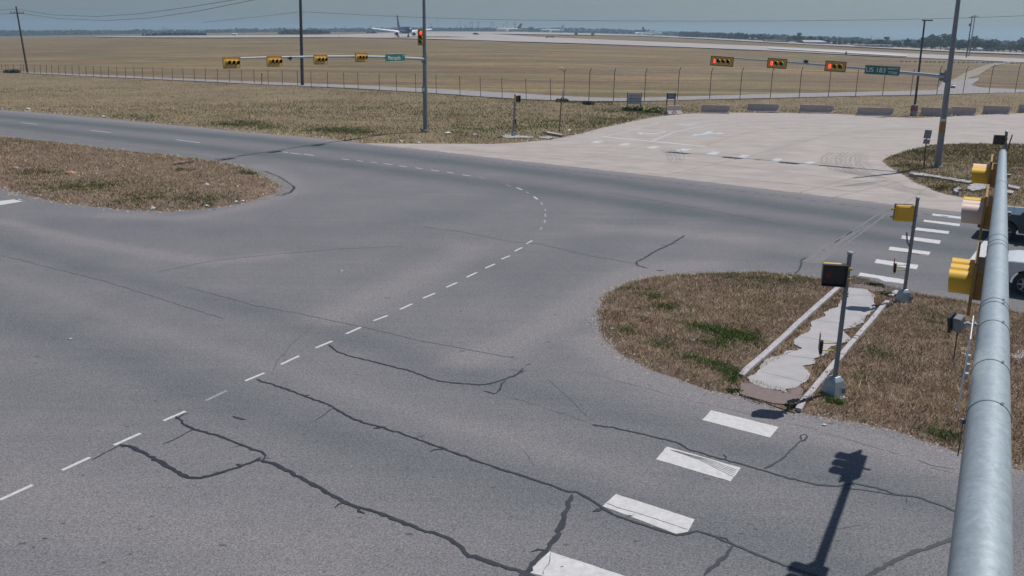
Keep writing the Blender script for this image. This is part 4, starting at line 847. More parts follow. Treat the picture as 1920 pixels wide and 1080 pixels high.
for y, bolt in ((292, 0), (357, 0), (463, 0), (474, 0), (481, 0), (590, 1), (597, 1), (634, 1), (712, 1), (793, 1)):
    t_ = tw(y-8); p = A0+u*t_-base; MB().tube(p-u*.006, p+u*.006, rad(t_)+.003, n=48).build('steel_band', M_GALVD, tN)
    if bolt:
        s = -nl; q = p+(s*.45+Vector((0, 0, .893)))*(rad(t_)+.008); MB().tube(q-Vector((0, 0, .006)), q+Vector((0, 0, .01)), .009, n=8).build('band_bolt', mat('bright_bolt', (.8, .82, .82), .25, .8), tN)
MB().tube((0, 0, 0), (0, 0, 12.0), .17, .12, 24).build('pole', M_GALV, tN, smooth=True)
MB().lathe([(.4, 0), (.4, .08)], n=24).build('footing', M_CON, tN); MB().box((0, 0, .1), (.55, .55, .05)).build('base_plate', M_GALVD, tN)
# heads on the near arm: lamps face left
faceN = -R(28.9)+math.pi/2+math.pi   # local X along -u ; local -Y to the left
M_BACKN = mat('shade_brown_backplate', (.30, .165, .035), .6, var=.2)  # signal yellow darkened to brown, shade of the dark side put into the colour
def near_head(yc, mats, lab, dz=0, sc_=.345):
    lo, hi = -1, t_tip+1
    for _ in range(40):
        m2 = (lo+hi)/2
        if proj(A0+u*m2+nl*.30+Vector((0, 0, -.40-dz)))[1] > yc: lo = m2
        else: hi = m2
    p = A0+u*min(lo, t_tip-.45)+nl*.15+Vector((0, 0, -.38-dz))
    # local x axis -> u*-1 so that index 0 is the farthest lamp
    rz = math.atan2(u.y, u.x)
    # want -Y local = nl  => Y local = -nl ; X local = ?  X x Y = Z
    xl = Vector((-nl.x, -nl.y, 0)); rz = math.atan2(xl.y, xl.x)-math.pi/2
    return signal(lab, 3, None, p, rz, s=sc_, visor_mats=mats, vis=.30 if dz == 0 else .26, hm=M_BACKN, back=M_BACKN, rim=.13, full=True, bpm=M_BACKN, group='traffic lights on the near mast arm'), p
h1, q1_ = near_head(520, [M_YEL, M_YEL, M_YEL], 'yellow traffic light nearest the camera on the near mast arm', .22, .32)
h2, q2_ = near_head(397, [M_YEL, M_PALE, M_PALE], 'traffic light with two bleached pale hoods in the middle of the near mast arm')
h3, q3_ = near_head(325, [M_PALE, M_YEL, M_YEL], 'traffic light with one bleached hood at the tip of the near mast arm')
print('heads', proj(q1_), proj(q2_), proj(q3_), 'tip', proj(A0+u*t_tip))
for h in (h1, h2, h3):
    br = [c_ for c_ in h.children if c_.name.startswith('bracket')][0]
# radar sensor, cable, edge-on sign
tt = tw(612); p = A0+u*tt
t = thing('radar_detector', 'grey box radar detector with a dangling black cable on the near mast arm', 'sensor', p)
bp = onplane(1798, 606, p, u)-p
o = MB().box((0, 0, 0), (.065, .09, .125)).build('radar_box', mat('radar_grey', (.20, .215, .22), .5, var=.1), t, bevel=.008); o.location = bp; o.rotation_euler = (R(20), 0, -R(50))
o = MB().box((0, 0, 0), (.02, .10, .145)).build('radar_face', M_BLK, t); o.location = bp+nl*.052; o.rotation_euler = (R(20), 0, -R(50))
MB().tube(bp, bp*.3, .009, n=8).tube(bp*.78, bp*.68, .02, n=10).tube(bp*.55, bp*.50, .022, n=10).build('mount_arm', M_GALV, t)
pe = A0+u*tw(690); e = onplane(1813, 690, pe, u)-p
MB().path([bp+Vector((0, 0, -.06)), bp+Vector((.0, -.01, -.3)), bp.lerp(e, .4)+Vector((0, 0, -.28)), bp.lerp(e, .75)+Vector((0, 0, -.16)), e], .0045, 8).build('cable', M_BLK, t, smooth=True)
def tq(y, off):
    lo, hi = -3, t_tip+3
    for _ in range(40):
        m2 = (lo+hi)/2
        if proj(A0+u*m2+off)[1] > y: lo = m2
        else: hi = m2
    return (lo+hi)/2
t0, t1 = tq(597, nl*.155+Vector((0, 0, .28))), tq(765, nl*.155+Vector((0, 0, -.18))); c = A0+u*(t0+t1)/2+nl*.155; t = thing('street_sign', 'white street sign seen edge-on along the near mast arm', 'street sign', c, math.atan2(u.y, u.x))
MB().box((0, 0, .05), (t0-t1, .006, .50)).build('panel', M_WHT, t)
for k in (-.35, 0, .35): MB().box(((t0-t1)*k, -.012, .02), (.03, .024, .04)).build('bracket', M_GALV, t)
t = thing('cable_rod', 'thin dark rod hanging below the edge-on street sign on the near arm', 'cable', A0+u*tw(790)+nl*.15)
q0 = Vector(t.location); qa = onplane(1806, 790, q0, u)-q0; qb = onplane(1796, 855, A0+u*tw(840), u)-q0
MB().tube(qa, qb, .003, n=6).build('rod', M_DKM, t); MB().box(qa, (.025, .02, .03)).build('clamp', M_GALVD, t)

# ------------------------------------------------------------ concrete barriers
BARR = [(1262, 1244, 1281, 214.5, 197, 'tilted pale concrete barrier in front of the blue notice board', -8, 1), (1341, 1313, 1370, 213, 197, 'concrete barrier second from the left in the row along the apron', -2, 0), (1430, 1400, 1461, 210.5, 195.5, 'grey concrete barrier directly below the four-lamp traffic light', 0, 0), (1530, 1498, 1562, 212.5, 197, 'shaded concrete barrier standing below the third red traffic light', 1, 0), (1640, 1606, 1674, 218, 202, 'shaded concrete barrier just left of the black lamp post', 2, 0), (1755, 1731, 1790, 218, 203.5, 'concrete barrier crossed by the right mast pole', -1, 1), (1805, 1782, 1829, 216.5, 201.5, 'concrete barrier just right of the right mast pole', -1, 1), (1867, 1843, 1892, 214, 199, 'concrete barrier second from the right end of the row', -1, 1), (1932, 1910, 1956, 211.5, 197, 'concrete barrier cut off by the right edge of the picture', -2, 1)]
for (cx, x0, x1, yb, yt, lab, rot, lit) in BARR:
    B = G(cx, yb); a = atY(x0, yb, B.y); b = atY(x1, yb, B.y); Lh = (b.x-a.x)/2-.15; hh = .93
    rz = -math.atan2(B.x, B.y)*.75+R(rot*1.5)
    if cx == 1262: rz = R(24)
    t = thing('concrete_barrier', lab, 'barrier', B, rz, 'concrete barriers along the apron', rot=(R(0), 0, rz))
    prof = [(-.47, .0), (-.47, .07), (-.17, .42), (-.09, hh), (.09, hh), (.17, .42), (.47, .07), (.47, .0)]
    m = MB(); m.prism([(-Lh, y, z) for y, z in prof], (2*Lh, 0, 0)); m.build('barrier_body', M_BARR, t, bevel=.015)
    for k in (-.55, .5): MB().box((Lh*k, -.47, .035), (.7, .02, .08)).build('lifting_slot', mat('painted_slot_shade', (.05, .045, .045), .9), t)  # near-black blocks paint the shade inside the slots
    if cx == 1262: MB().path([(-.1+.28*math.cos(a_*.35), -.36, .1+.28*math.sin(a_*.35)) for a_ in range(10)], .03, 6).build('lifting_loop', M_DKM, t)

# ------------------------------------------------------------ poles: lamp post, utility poles, wires
B = G(1713, 217.5); T = atY(1734, 38, B.y); zb = atY(1715, 197, B.y).z
t = thing('lamp_post', 'tall black lamp post on a round concrete base with faded red paint', 'lamp post', B); ax = (T-B).normalized()
MB().tube((0, 0, 0), ax*zb, .38, .36, 20).build('concrete_base', M_CON, t); MB().tube(ax*(zb*.48)+Vector((-.03, -.02, 0)), ax*(zb*.92)+Vector((-.03, -.02, 0)), .385, .37, 20).build('red_paint', M_REDP, t)
MB().box(ax*(zb+.03), (.5, .5, .06)).build('base_plate', mat('pale_plate', (.5, .5, .48), .6), t)
MB().tube(ax*zb, T-B, .13, .085, 14).build('pole', M_DKM, t, smooth=True)
hd = MB().box(T-B+Vector((.28, 0, .0)), (1.0, .4, .14)).build('lamp_head', M_DKM, t, bevel=.02)
B = GT(567, 160.5); T = atY(562.5, -30, B.y); t = thing('utility_pole', 'tall thick dark pole standing on the verge behind the left mast arm', 'pole', B)
MB().tube((0, 0, -.2), T-B, .27, .20, 14).build('pole', mat('dark_pole', (.06, .058, .065), .8, var=.15), t, smooth=True)
PT = T
B = GT(52, 137); T = atY(30, 12, B.y); t = thing('utility_pole', 'leaning wooden utility pole with a small crossarm at far left', 'pole', B); ax = (T-B).normalized()
MB().tube((0, 0, -.2), T-B, .20, .14, 12).build('pole', M_WOOD, t, smooth=True)
L = (T-B).length; ca = ax*(L*.9); MB().box(ca, (2.6, .12, .14), R(5)).build('crossarm', M_WOOD, t)
for x in (-1.2, -.55, .55, 1.2): MB().tube(ca+Vector((x, 0, .05)), ca+Vector((x, 0, .32)), .06, n=8).build('insulator', M_DKM, t)
PL1 = T; WP = B
for (bx, by, tx, ty, lab, tr) in ((1811.5, 113, 1823, 30, 'distant dark utility pole with a transformer right of the right mast', True), (1816.5, 111, 1828.5, 28, 'distant plain grey utility pole, the right one of the pair', False)):
    B = GT(bx, by-4); T = atY(tx, ty, B.y); t = thing('utility_pole', lab, 'pole', B, group='pair of distant utility poles'); s_ = B.y/300.
    MB().tube((0, 0, 0), T-B, .22*s_, .15*s_, 8).build('pole', M_WOOD if tr else M_GALVD, t)
    MB().box((T-B)*.97, (2.4*s_, .15*s_, .15*s_)).build('crossarm', M_WOOD, t)
    if tr: MB().tube((T-B)*.76+Vector((-.3*s_, 0, 0)), (T-B)*.82+Vector((-.3*s_, 0, 0)), .38*s_, n=10).build('transformer', M_DKM, t)
def wire(label, pts, r=.028):
    P = []; n = len(pts)
    for i in range(n-1):
        for k in range(5):
            f_ = k/5; P.append([pts[i][j]*(1-f_)+pts[i+1][j]*f_ for j in range(3)])
    P.append(list(pts[-1]))
    V = [atY(*q) for q in P]; mb = MB().path(V, r, 5); tag(mb.build('power_line', mat('wire_dark', (.07, .075, .085), .7)), label, 'power line')
wy = PL1.y
wire('upper power line sagging right from the leaning pole', [(32, 17, wy), (100, 28, wy-10), (180, 31, wy-25), (260, 26, wy-40), (350, 14, wy-58), (450, -2, wy-75), (560, -22, wy-92)])
wire('lower power line sagging right from the leaning pole', [(40, 25, wy), (110, 35, wy-10), (200, 38.5, wy-25), (280, 34, wy-40), (370, 21, wy-58), (480, -1, wy-75), (560, -20, wy-92)])
wire('upper power line running left from the leaning pole', [(-60, 19, wy+25), (0, 18.5, wy+10), (29, 17, wy)])
wire('lower power line running left from the leaning pole', [(-60, 26, wy+25), (0, 26.5, wy+10), (22, 25, wy)])
wire('faint power line dipping left of the tall dark pole', [(380, 42, 150), (470, 33, 146), (530, 26, 143), (563, 22, PT.y)], .022)
wire('long faint power line across the sky to the right edge', [(565, 22, PT.y), (700, 29, PT.y-5), (820, 34, PT.y-8), (960, 37.5, PT.y-10), (1200, 39.5, PT.y-14), (1440, 39.5, PT.y-18), (1660, 37, PT.y-20), (1800, 34, PT.y-22), (1960, 28, PT.y-24)], .022)

# ------------------------------------------------------------ airfield perimeter fences
LX = [3, 10, 15, 25, 39, 44, 64, 75.5, 87, 97, 110, 122, 135, 148, 161, 175, 189, 203, 219, 235, 251, 267, 287, 304, 323, 343, 364, 385, 407.5, 430, 453, 476, 502.5, 529, 557.5, 583, 614, 644.5, 671, 711, 743, 779, 817.5, 862, 900.5, 941, 986, 1032]
def fb(x): return float(np.interp(x, [0, 60, 185, 300, 480, 502, 614, 743, 817, 900, 941, 986, 1057], [133.5, 138, 144.5, 149, 157.5, 159, 164, 172, 176, 182, 186, 189, 190]))
def ft(x): return float(np.interp(x, [0, 60, 185, 300, 480, 614, 743, 817, 900, 1057], [120, 121, 124.5, 127, 131, 135, 137.5, 140, 144, 149]))
MF = mat('fence_steel', (.07, .072, .078), .6, .2, var=.15)
def fence(label, posts, hook, name='perimeter_fence'):
    B0 = GT(posts[0][0], posts[0][1]); t = thing(name, label, 'fence', B0); tops = []; bots = []
    for (bx, by, tx, ty) in posts:
        B = GT(bx, by); T = atY(tx, ty, B.y); tops.append(T); bots.append(B); m = MB()
        r = .045 if hook else .04
        if hook:
            K = B.lerp(T, .88); K.x = B.x+(T.x-B.x)*.3; m.path([B-B0, K-B0, T-B0+Vector((.12, 0, 0))], r, 6)
        else: m.tube(B-B0, T-B0, r, n=6)
        m.build('fence_post', MF, t)
    wm = MB()
    for fr in ((.33, .66, .86, .93, 1.0) if hook else (.5, .9, 1.0)):
        wm.path([b.lerp(tp, fr)-B0 for b, tp in zip(bots, tops)], .010, 4)
    # light diagonal netting
    for (b0, t0_), (b1, t1_) in zip(zip(bots[:-1], tops[:-1]), zip(bots[1:], tops[1:])):
        n = 5 if hook else 3
        for k in range(n):
            f0, f1 = k/n, (k+1)/n
            for s0, s1 in ((0, .85), (.85, 0)):
                p = b0.lerp(b1, f0).lerp(t0_.lerp(t1_, f0), s0)-B0; q = b0.lerp(b1, f1).lerp(t0_.lerp(t1_, f1), s1)-B0; wm.tube(p, q, .004, n=3, cap=False)
    wm.build('fence_wire', mat('fence_wire_grey', (.25, .25, .26), .6, .3), t); return t
fence('low dark wire airfield fence running from the left edge to the middle', [(x+.8, fb(x), x-.3, ft(x)) for x in LX], False)
RB = [(1057, 189, 1059, 129), (1104, 190, 1107, 128), (1150, 191, 1153, 127.5), (1208, 190, 1212, 128), (1270, 187.5, 1275, 126.5), (1330, 186.5, 1336, 127), (1387, 185.5, 1393, 126.5), (1444, 184.5, 1450, 127), (1498, 184, 1504, 126), (1553, 182.5, 1558, 126), (1604, 181, 1610, 126), (1654.5, 180, 1661, 127), (1707, 179, 1714, 129), (1756, 178, 1765, 123.5), (1805, 177, 1815, 124.5), (1854, 176, 1864, 121), (1903, 174, 1914, 119), (1952, 172, 1964, 117)]
fence('tall airfield fence with angled tops running from the middle to the right edge', RB, True)
p = armpt(1052, 129, GT(1057, 189), Vector((0, 1, 0))); t = thing('fence_camera', 'tiny pale camera on top of the first tall fence post', 'camera', p); MB().box((0, 0, 0), (.55, .3, .3)).build('camera_body', mat('warm_white', (.75, .66, .5), .6), t, bevel=.05); MB().tube((.15, 0, -.1), (.45, 0, -.35), .05, n=6).build('arm', MF, t)
# post in the left fence that stands alone
B = GT(491, 159); T = atY(491, 139, B.y); t = thing('marker_post', 'short dark marker post in front of the left fence', 'post', B); MB().tube((0, 0, 0), T-B, .06, n=8).box((T-B)*.97, (.16, .1, .3)).build('post', M_DKM, t)

# ------------------------------------------------------------ perimeter road, dirt track, taxiways
def tstrip(name, top, bot, m, off=.12, n=90, x0=None, x1=None):
    tx, ty = zip(*top); bx, by = zip(*bot); x0 = tx[0] if x0 is None else x0; x1 = tx[-1] if x1 is None else x1
    V = []; F = []; K = 4
    for i in range(n+1):
        x = x0+(x1-x0)*i/n; a = GT(x, float(np.interp(x, tx, ty))); b = GT(x, float(np.interp(x, bx, by)))
        for k in range(K):
            q = a.lerp(b, k/(K-1)); D_ = math.hypot(q.x, q.y); V.append((q.x, q.y, float(terr(q.x, q.y))+off+max(0, D_-230)*.00065))
        if i: F += [((i-1)*K+k, i*K+k, i*K+k+1, (i-1)*K+k+1) for k in range(K-1)]
    return tag(npmesh(name, V, F, m), kind='structure')
M_PR = mat('perimeter_gravel', (.27, .25, .245), .95, var=.12, scale=.4, det=7)
M_TX = mat('taxiway_concrete', (.36, .325, .30), .9, var=.12, scale=.05, det=7)
M_TX2 = mat('painted_glare_concrete', (.50, .47, .43), .8, var=.08, scale=.05)  # lighter taxiway concrete, with the sun's reflection put into its colour
tstrip('perimeter_road', [(-60, 129), (0, 133), (60, 136.5), (185, 141), (300, 146), (480, 154), (655, 160), (805, 167), (960, 175), (1060, 181.5), (1150, 185), (1210, 184), (1440, 177), (1600, 173.5), (1765, 169.5), (1790, 160), (1815, 159), (1840, 165), (1920, 169), (1990, 167)],
       [(-60, 130), (0, 134), (60, 138.5), (185, 144.5), (300, 149.5), (480, 158.5), (655, 166), (805, 175), (960, 186), (1060, 190), (1150, 191), (1210, 190.5), (1440, 185), (1600, 181), (1765, 178), (1790, 177.2), (1815, 176.5), (1840, 176), (1920, 174), (1990, 171)], M_PR, .07, 160)
tstrip('track', [(1756, 170), (1768, 153), (1790, 149), (1818, 148), (1828, 147), (1835, 146.5)], [(1756, 171), (1768, 172), (1790, 173), (1818, 163), (1828, 155), (1835, 151)], M_PR, .09, 30)
M_TR = mat('dirt_track', (.26, .22, .17), .95, var=.15, scale=.3)
tstrip('dirt_track', [(1785, 151), (1810, 137), (1835, 127), (1860, 120), (1890, 116), (1940, 115)], [(1785, 154), (1810, 149), (1835, 142), (1860, 125), (1890, 119.5), (1940, 118)], M_TR, .1, 40)
tstrip('taxiway', [(180, 69.3), (250, 68.8), (400, 67.5), (560, 67), (640, 66), (700, 64), (780, 61), (900, 63.5), (960, 67), (1000, 70), (1100, 74), (1240, 80), (1440, 88), (1560, 94), (1700, 101), (1820, 107), (1920, 111.5), (1990, 115)],
       [(180, 70.3), (250, 71.3), (400, 71.8), (560, 71.2), (640, 71.2), (700, 72), (780, 73.8), (900, 76.5), (960, 79), (1000, 80), (1100, 83), (1240, 88), (1440, 96), (1560, 102), (1700, 109), (1820, 114), (1920, 118.5), (1990, 122)], M_TX, .2, 220)
tstrip('runway', [(770, 60), (960, 60.8), (1080, 63), (1200, 66), (1320, 71.5), (1440, 78.5), (1600, 86.5), (1700, 91), (1820, 97), (1920, 100.5), (1990, 103)],
       [(770, 62), (960, 65.3), (1080, 66.6), (1200, 68.6), (1320, 74), (1440, 81), (1600, 89), (1700, 94), (1820, 100), (1920, 103.5), (1990, 106)], M_TX, .3, 160)
tstrip('painted_taxiway_glare', [(1440, 91.5), (1560, 97.5), (1670, 103.5), (1700, 105.5)], [(1440, 93.5), (1560, 100.5), (1670, 107), (1700, 108)], M_TX2, .5, 40)  # pale strip painting the white glare on the taxiway

# ------------------------------------------------------------ trees, far woods, hills
def leafcloud(n, centers, radii, size, base=(.05, .075, .03)):
    V = []; Cc = []; k = len(centers)
    ci = rng.integers(0, k, n); d = rng.normal(size=(n, 3)); d /= np.linalg.norm(d, axis=1)[:, None]; rr = rng.random(n)**.4
    P = np.array(centers)[ci]+d*rr[:, None]*np.array(radii)[ci]
    a = rng.normal(size=(n, 3)); b = rng.normal(size=(n, 3)); a /= np.linalg.norm(a, axis=1)[:, None]; b -= a*(a*b).sum(1)[:, None]; b /= np.linalg.norm(b, axis=1)[:, None]
    s = size*(.6+.8*rng.random(n))[:, None]
    V = np.stack([P-a*s-b*s, P+a*s-b*s, P+a*s+b*s, P-a*s+b*s], 1).reshape(-1, 3)
    tone = .6+.8*rng.random(n); col = np.array(base)[None]*tone[:, None]; col[:, 0] *= 1+.3*rng.random(n); col = np.repeat(np.concatenate([col, np.ones((n, 1))], 1), 4, 0)
    return V, np.arange(4*n).reshape(-1, 4), col
protos = []
for k in range(5):
    hgt = 1.0; t = thing('tree', 'x', 'tree', (0, 0, 0)); cs = []; rs = []
    wdt = (.75, .6, .9, .5, .8)[k]
    for j in range(9): a = random.uniform(0, 6.28); r = random.uniform(0, wdt*.42); cs.append((r*math.cos(a), r*math.sin(a), random.uniform(.38, .78))); rs.append((random.uniform(.16, .26)*wdt*1.2,)*2+(random.uniform(.12, .2),))
    V, F, col = leafcloud(520, cs, rs, .038, base=((.045, .065, .03), (.04, .06, .03), (.055, .07, .03), (.035, .055, .03), (.05, .06, .035))[k])
    o = npmesh('crown', V, F, M_LEAF, cols=col); o.parent = t
    m = MB().tube((0, 0, -.05), (0, 0, .55), .035, .018, 7)
    for j in range(4): a = j*1.7; m.tube((0, 0, .3+.04*j), (.22*math.cos(a), .22*math.sin(a), .6), .014, .006, 5)
    m.build('trunk', M_WOOD, t); protos.append(t)
TR = []   # (px, base y, height px)
def trow(x0, x1, step, fb_, hp, jitter=1.0):
    x = x0
    while x < x1: TR.append((x, fb_(x), hp*random.uniform(.75, 1.25))); x += step*random.uniform(.7, 1.35)
trow(1284, 1445, 10, lambda x: np.interp(x, [1284, 1445], [70.5, 79]), 10.5)
trow(1478, 1740, 11, lambda x: np.interp(x, [1478, 1740], [80.5, 93.5]), 11.5)
trow(1745, 1950, 10, lambda x: np.interp(x, [1745, 1950], [94, 102]), 17)
trow(1055, 1280, 13, lambda x: np.interp(x, [1055, 1280], [61.6, 69.5]), 6)
trow(1700, 1950, 26, lambda x: np.interp(x, [1700, 1950], [90, 99]), 21)
ORD = 'first second third fourth fifth sixth seventh eighth ninth tenth eleventh twelfth thirteenth fourteenth fifteenth sixteenth seventeenth eighteenth nineteenth twentieth'.split()
def ordn(i):
    if i < 20: return ORD[i]
    return ('twenty-', 'thirty-', 'forty-')[(i+1)//10-2]+ORD[(i+1) % 10-1] if (i+1) % 10 else ('thirtieth', 'fortieth', 'fiftieth')[(i+1)//10-3]
CNT = {}
adj = ['rounded', 'narrow', 'broad', 'slim', 'ragged']
first = set()
TR.sort(key=lambda q: q[0])
for i, (px, py, hp) in enumerate(TR):
    k = i % 5; B = GT(px, py); D_ = math.hypot(B.x, B.y); hm = hp*D_/FPX*.97
    t = protos[k] if k not in first else copy_tree(protos[k]); first.add(k)
    t.location = (B.x, B.y, B.z-.1); s = hm/.93; t.scale = (s*1.25, s*1.25, s); t.rotation_euler = (0, 0, random.uniform(0, 6.28))
    reg = 'behind the airfield at upper right' if px > 1478 else ('left of the first billboard' if px > 1284 else 'near the parked aircraft tails')
    key = (hp > 15, reg); CNT[key] = CNT.get(key, 0)+1
    tag(t, f'{"tall" if hp > 15 else "low"} dark tree, {ordn(CNT[key]-1)} from left {reg}', 'tree', 'trees on the horizon '+('right' if px > 1478 else ('middle' if px > 1284 else 'left')))
def woods(name, x0, x1, yb, yt, n, size, D_, base, rag=.5):
    V = []; C_ = []; P = []
    xs_ = rng.uniform(x0, x1, n)
    for x in xs_:
        yb_ = float(np.interp(x, *zip(*yb))); yt_ = float(np.interp(x, *zip(*yt))); top = atY(x, yt_, D_); bot = atY(x, yb_, D_); v = vnoise(np.array([x*1.0]), np.array([3.]), 9)[0]
        hgt = (top.z-bot.z)*(1-rag*v*.6); P.append((bot.x, D_+random.uniform(-25, 25), bot.z-1+random.random()*(hgt+1)))
    P = np.array(P); a = rng.normal(size=(n, 3)); a /= np.linalg.norm(a, axis=1)[:, None]; b = rng.normal(size=(n, 3)); b -= a*(a*b).sum(1)[:, None]; b /= np.linalg.norm(b, axis=1)[:, None]; s = size*(.6+.8*rng.random(n))[:, None]
    V = np.stack([P-a*s-b*s, P+a*s-b*s, P+a*s+b*s, P-a*s+b*s], 1).reshape(-1, 3); col = np.array(base)[None]*(.6+.8*rng.random((n, 1))); col = np.repeat(np.concatenate([col, np.ones((n, 1))], 1), 4, 0)
    tag(npmesh(name, V, np.arange(4*n).reshape(-1, 4), M_LEAF, cols=col), kind='stuff')
woods('far_woods', -60, 760, [(-60, 70), (0, 69), (400, 69), (560, 67.5), (760, 62)], [(-60, 59), (0, 59), (180, 58), (320, 57.5), (480, 55.5), (640, 55), (760, 54)], 9000, 3.2, 1850, (.045, .06, .045))
woods('horizon_woods', 760, 1300, [(760, 61), (960, 60), (1100, 61), (1300, 70)], [(760, 53.5), (960, 53.5), (1100, 54.5), (1200, 57), (1300, 63)], 5000, 2.6, 1900, (.04, .055, .045))
woods('right_far_woods', 1280, 1990, [(1280, 70), (1440, 78), (1700, 90), (1990, 102)], [(1280, 62), (1440, 66.5), (1600, 73), (1700, 78), (1800, 76), (1880, 76), (1990, 80)], 9000, 2.2, 1150, (.04, .055, .04))
woods('dark_bush_row', 285, 375, [(285, 67.5), (375, 67.5)], [(285, 65), (320, 63.5), (375, 62.5)], 900, 1.2, 900, (.03, .035, .03), .3)
woods('dark_bush_row_right', 533, 610, [(533, 64), (610, 63)], [(533, 58.5), (560, 57), (610, 58.5)], 900, 1.2, 1000, (.03, .04, .035), .3)
V = []; F = []; n = 160
for i in range(n+1):
    x = -300+2600*i/n; yt = float(np.interp(x, [-300, 0, 250, 470, 620, 800, 1000, 1250, 1400, 1600, 1920, 2300], [58, 56.5, 56, 52.5, 53, 54, 53.5, 58, 63, 69, 79, 92]))+(vnoise(np.array([x]), np.array([1.]), 60)[0]-.5)*2.2
    a = atY(x, yt, 4700); V += [(a.x*.96, 4300, -60), (a.x, 4700, a.z), (a.x*1.05, 5200, -60)]
    if i: o = (i-1)*3; F += [(o, o+3, o+4, o+1), (o+1, o+4, o+5, o+2)]
tag(npmesh('hills', V, F, mat('wooded_hill', (.045, .06, .05), .95, var=.3, scale=.01), smooth=True), kind='structure')

# ------------------------------------------------------------ bushes on the verge
def bush(px, py, r, label, col=(.21, .25, .10)):
    B = GT(px, py); t = thing('bush', label, 'bush', B); cs = [(random.uniform(-r, r)*.8, random.uniform(-r, r)*.5, random.uniform(.1, .45)*r) for _ in range(9)]; rs = [(r*.4, r*.35, r*.32)]*9
    V, F, c_ = leafcloud(700, cs, rs, .055*r+.02, base=col); V[:, 2] = np.abs(V[:, 2])*.8; o = npmesh('foliage', V, F, M_LEAF, cols=c_); o.parent = t
    MB().tube((0, 0, 0), (.1, 0, .3*r), .04, .02, 6).build('stem', M_WOOD, t)
bush(1187, 209, 1.05, 'scruffy green bush below the pale address board', (.085, .11, .04)); bush(1222, 211, 1.15, 'low green bush between the address board and the tilted barrier'); bush(1052, 192, .9, 'pale green weed clump at the foot of the first tall fence post', (.12, .15, .05))
bush(1103, 197, .8, 'low grey green scrub along the foot of the tall fence', (.09, .10, .045)); bush(23, 137, 1.3, 'dark scrub by the fence just left of the leaning pole', (.06, .075, .04))
bush(1378, 741, .17, 'small green weed at the near left corner of the median path', (.09, .15, .04)); bush(1642, 541, .25, 'small green weed growing in the far brick paving', (.06, .10, .03)); bush(1668, 562, .24, 'green weed beside the far pedestal pole', (.07, .13, .03)); bush(1484, 773, .16, 'tiny green weed at the near end of the right kerb', (.07, .13, .05))

# ------------------------------------------------------------ litter and stones
LIT = [(286, 394, .16, 'white rag lying at the lower edge of the left island'), (388, 354, .14, 'white scrap of paper on the right part of the left island'), (388, 390, .13, 'white scrap at the kerb edge of the left island'), (133, 332, .3, 'pale orange scrap lying in the middle of the left island'), (31, 321, .18, 'pale blue scrap on the left island near the left edge'), (442, 381, .1, 'small white stone at the nose of the left island'), (455, 379.5, .1, 'white pebble beside the nose of the left island'),
       (52, 205.5, .4, 'white bag on the verge near the left edge'), (193, 219.5, .3, 'pale scrap at the road edge of the verge'), (839, 252, .45, 'crumpled white bag right of the left mast'), (890, 253, .25, 'small white scrap on the verge right of the crumpled bag'), (751, 266, .25, 'white scrap at the verge corner left of the left mast'), (785, 268.5, .2, 'white pebble on the concrete edge below the left mast'), (1067, 246, .35, 'pale stone beside the thin rusty post'),
       (1243, 555, .05, 'white pebble on the upper part of the median'), (1290, 547, .035, 'tiny white stone on the median grass'), (1148, 622, .07, 'grey stone chip at the nose of the median'), (1299, 648, .09, 'grey crumpled litter low on the median'), (1254, 641.5, .03, 'tiny chip near the litter on the median'), (1286, 588, .035, 'small pale stone in the middle of the median'), (1545, 800, .05, 'white chip on the asphalt left of the median edge'), (640, 510, .06, 'white fleck on the open asphalt'), (1557, 675, .045, 'white pebble on the path beside the near pole'), (132, 638, .05, 'tiny white scrap on the left asphalt'), (1479, 527, .1, 'white scrap on the upper edge of the median')]
for (px, py, r, lab) in LIT:
    B = G(px, py); bm = MB(); vs = []; r = r*.7 if py < 275 else r
    for j, z in enumerate((0.0, .5, .9)):
        for i in range(7): a = i*.9; rr = r*(1, .85, .4)[j]*random.uniform(.6, 1.15); vs.append((rr*math.cos(a)*1.2, rr*math.sin(a)*.8, z*r*.6))
    fs = [((j*7)+i, j*7+(i+1) % 7, (j+1)*7+(i+1) % 7, (j+1)*7+i) for j in range(2) for i in range(7)]+[tuple(range(14, 21))]
    m_ = mat('litter_orange', (.5, .27, .16), .7) if 'orange' in lab else (mat('litter_blue', (.35, .42, .46), .7) if 'blue' in lab or 'grey' in lab else mat('litter_white', (.62, .61, .58), .7, var=.1))
    o = bm.add(vs, fs).build('litter', m_); zz = .06
    for (PP, ZZ) in ((PM, ZM), (PL, ZL)):
        if polydist(np.array([B.x]), np.array([B.y]), PP)[0] > 0: zz = float(ZZ(np.array([B.x]), np.array([B.y]))[0])+.02
    o.location = (B.x, B.y, zz-.02); tag(o, lab, 'litter')

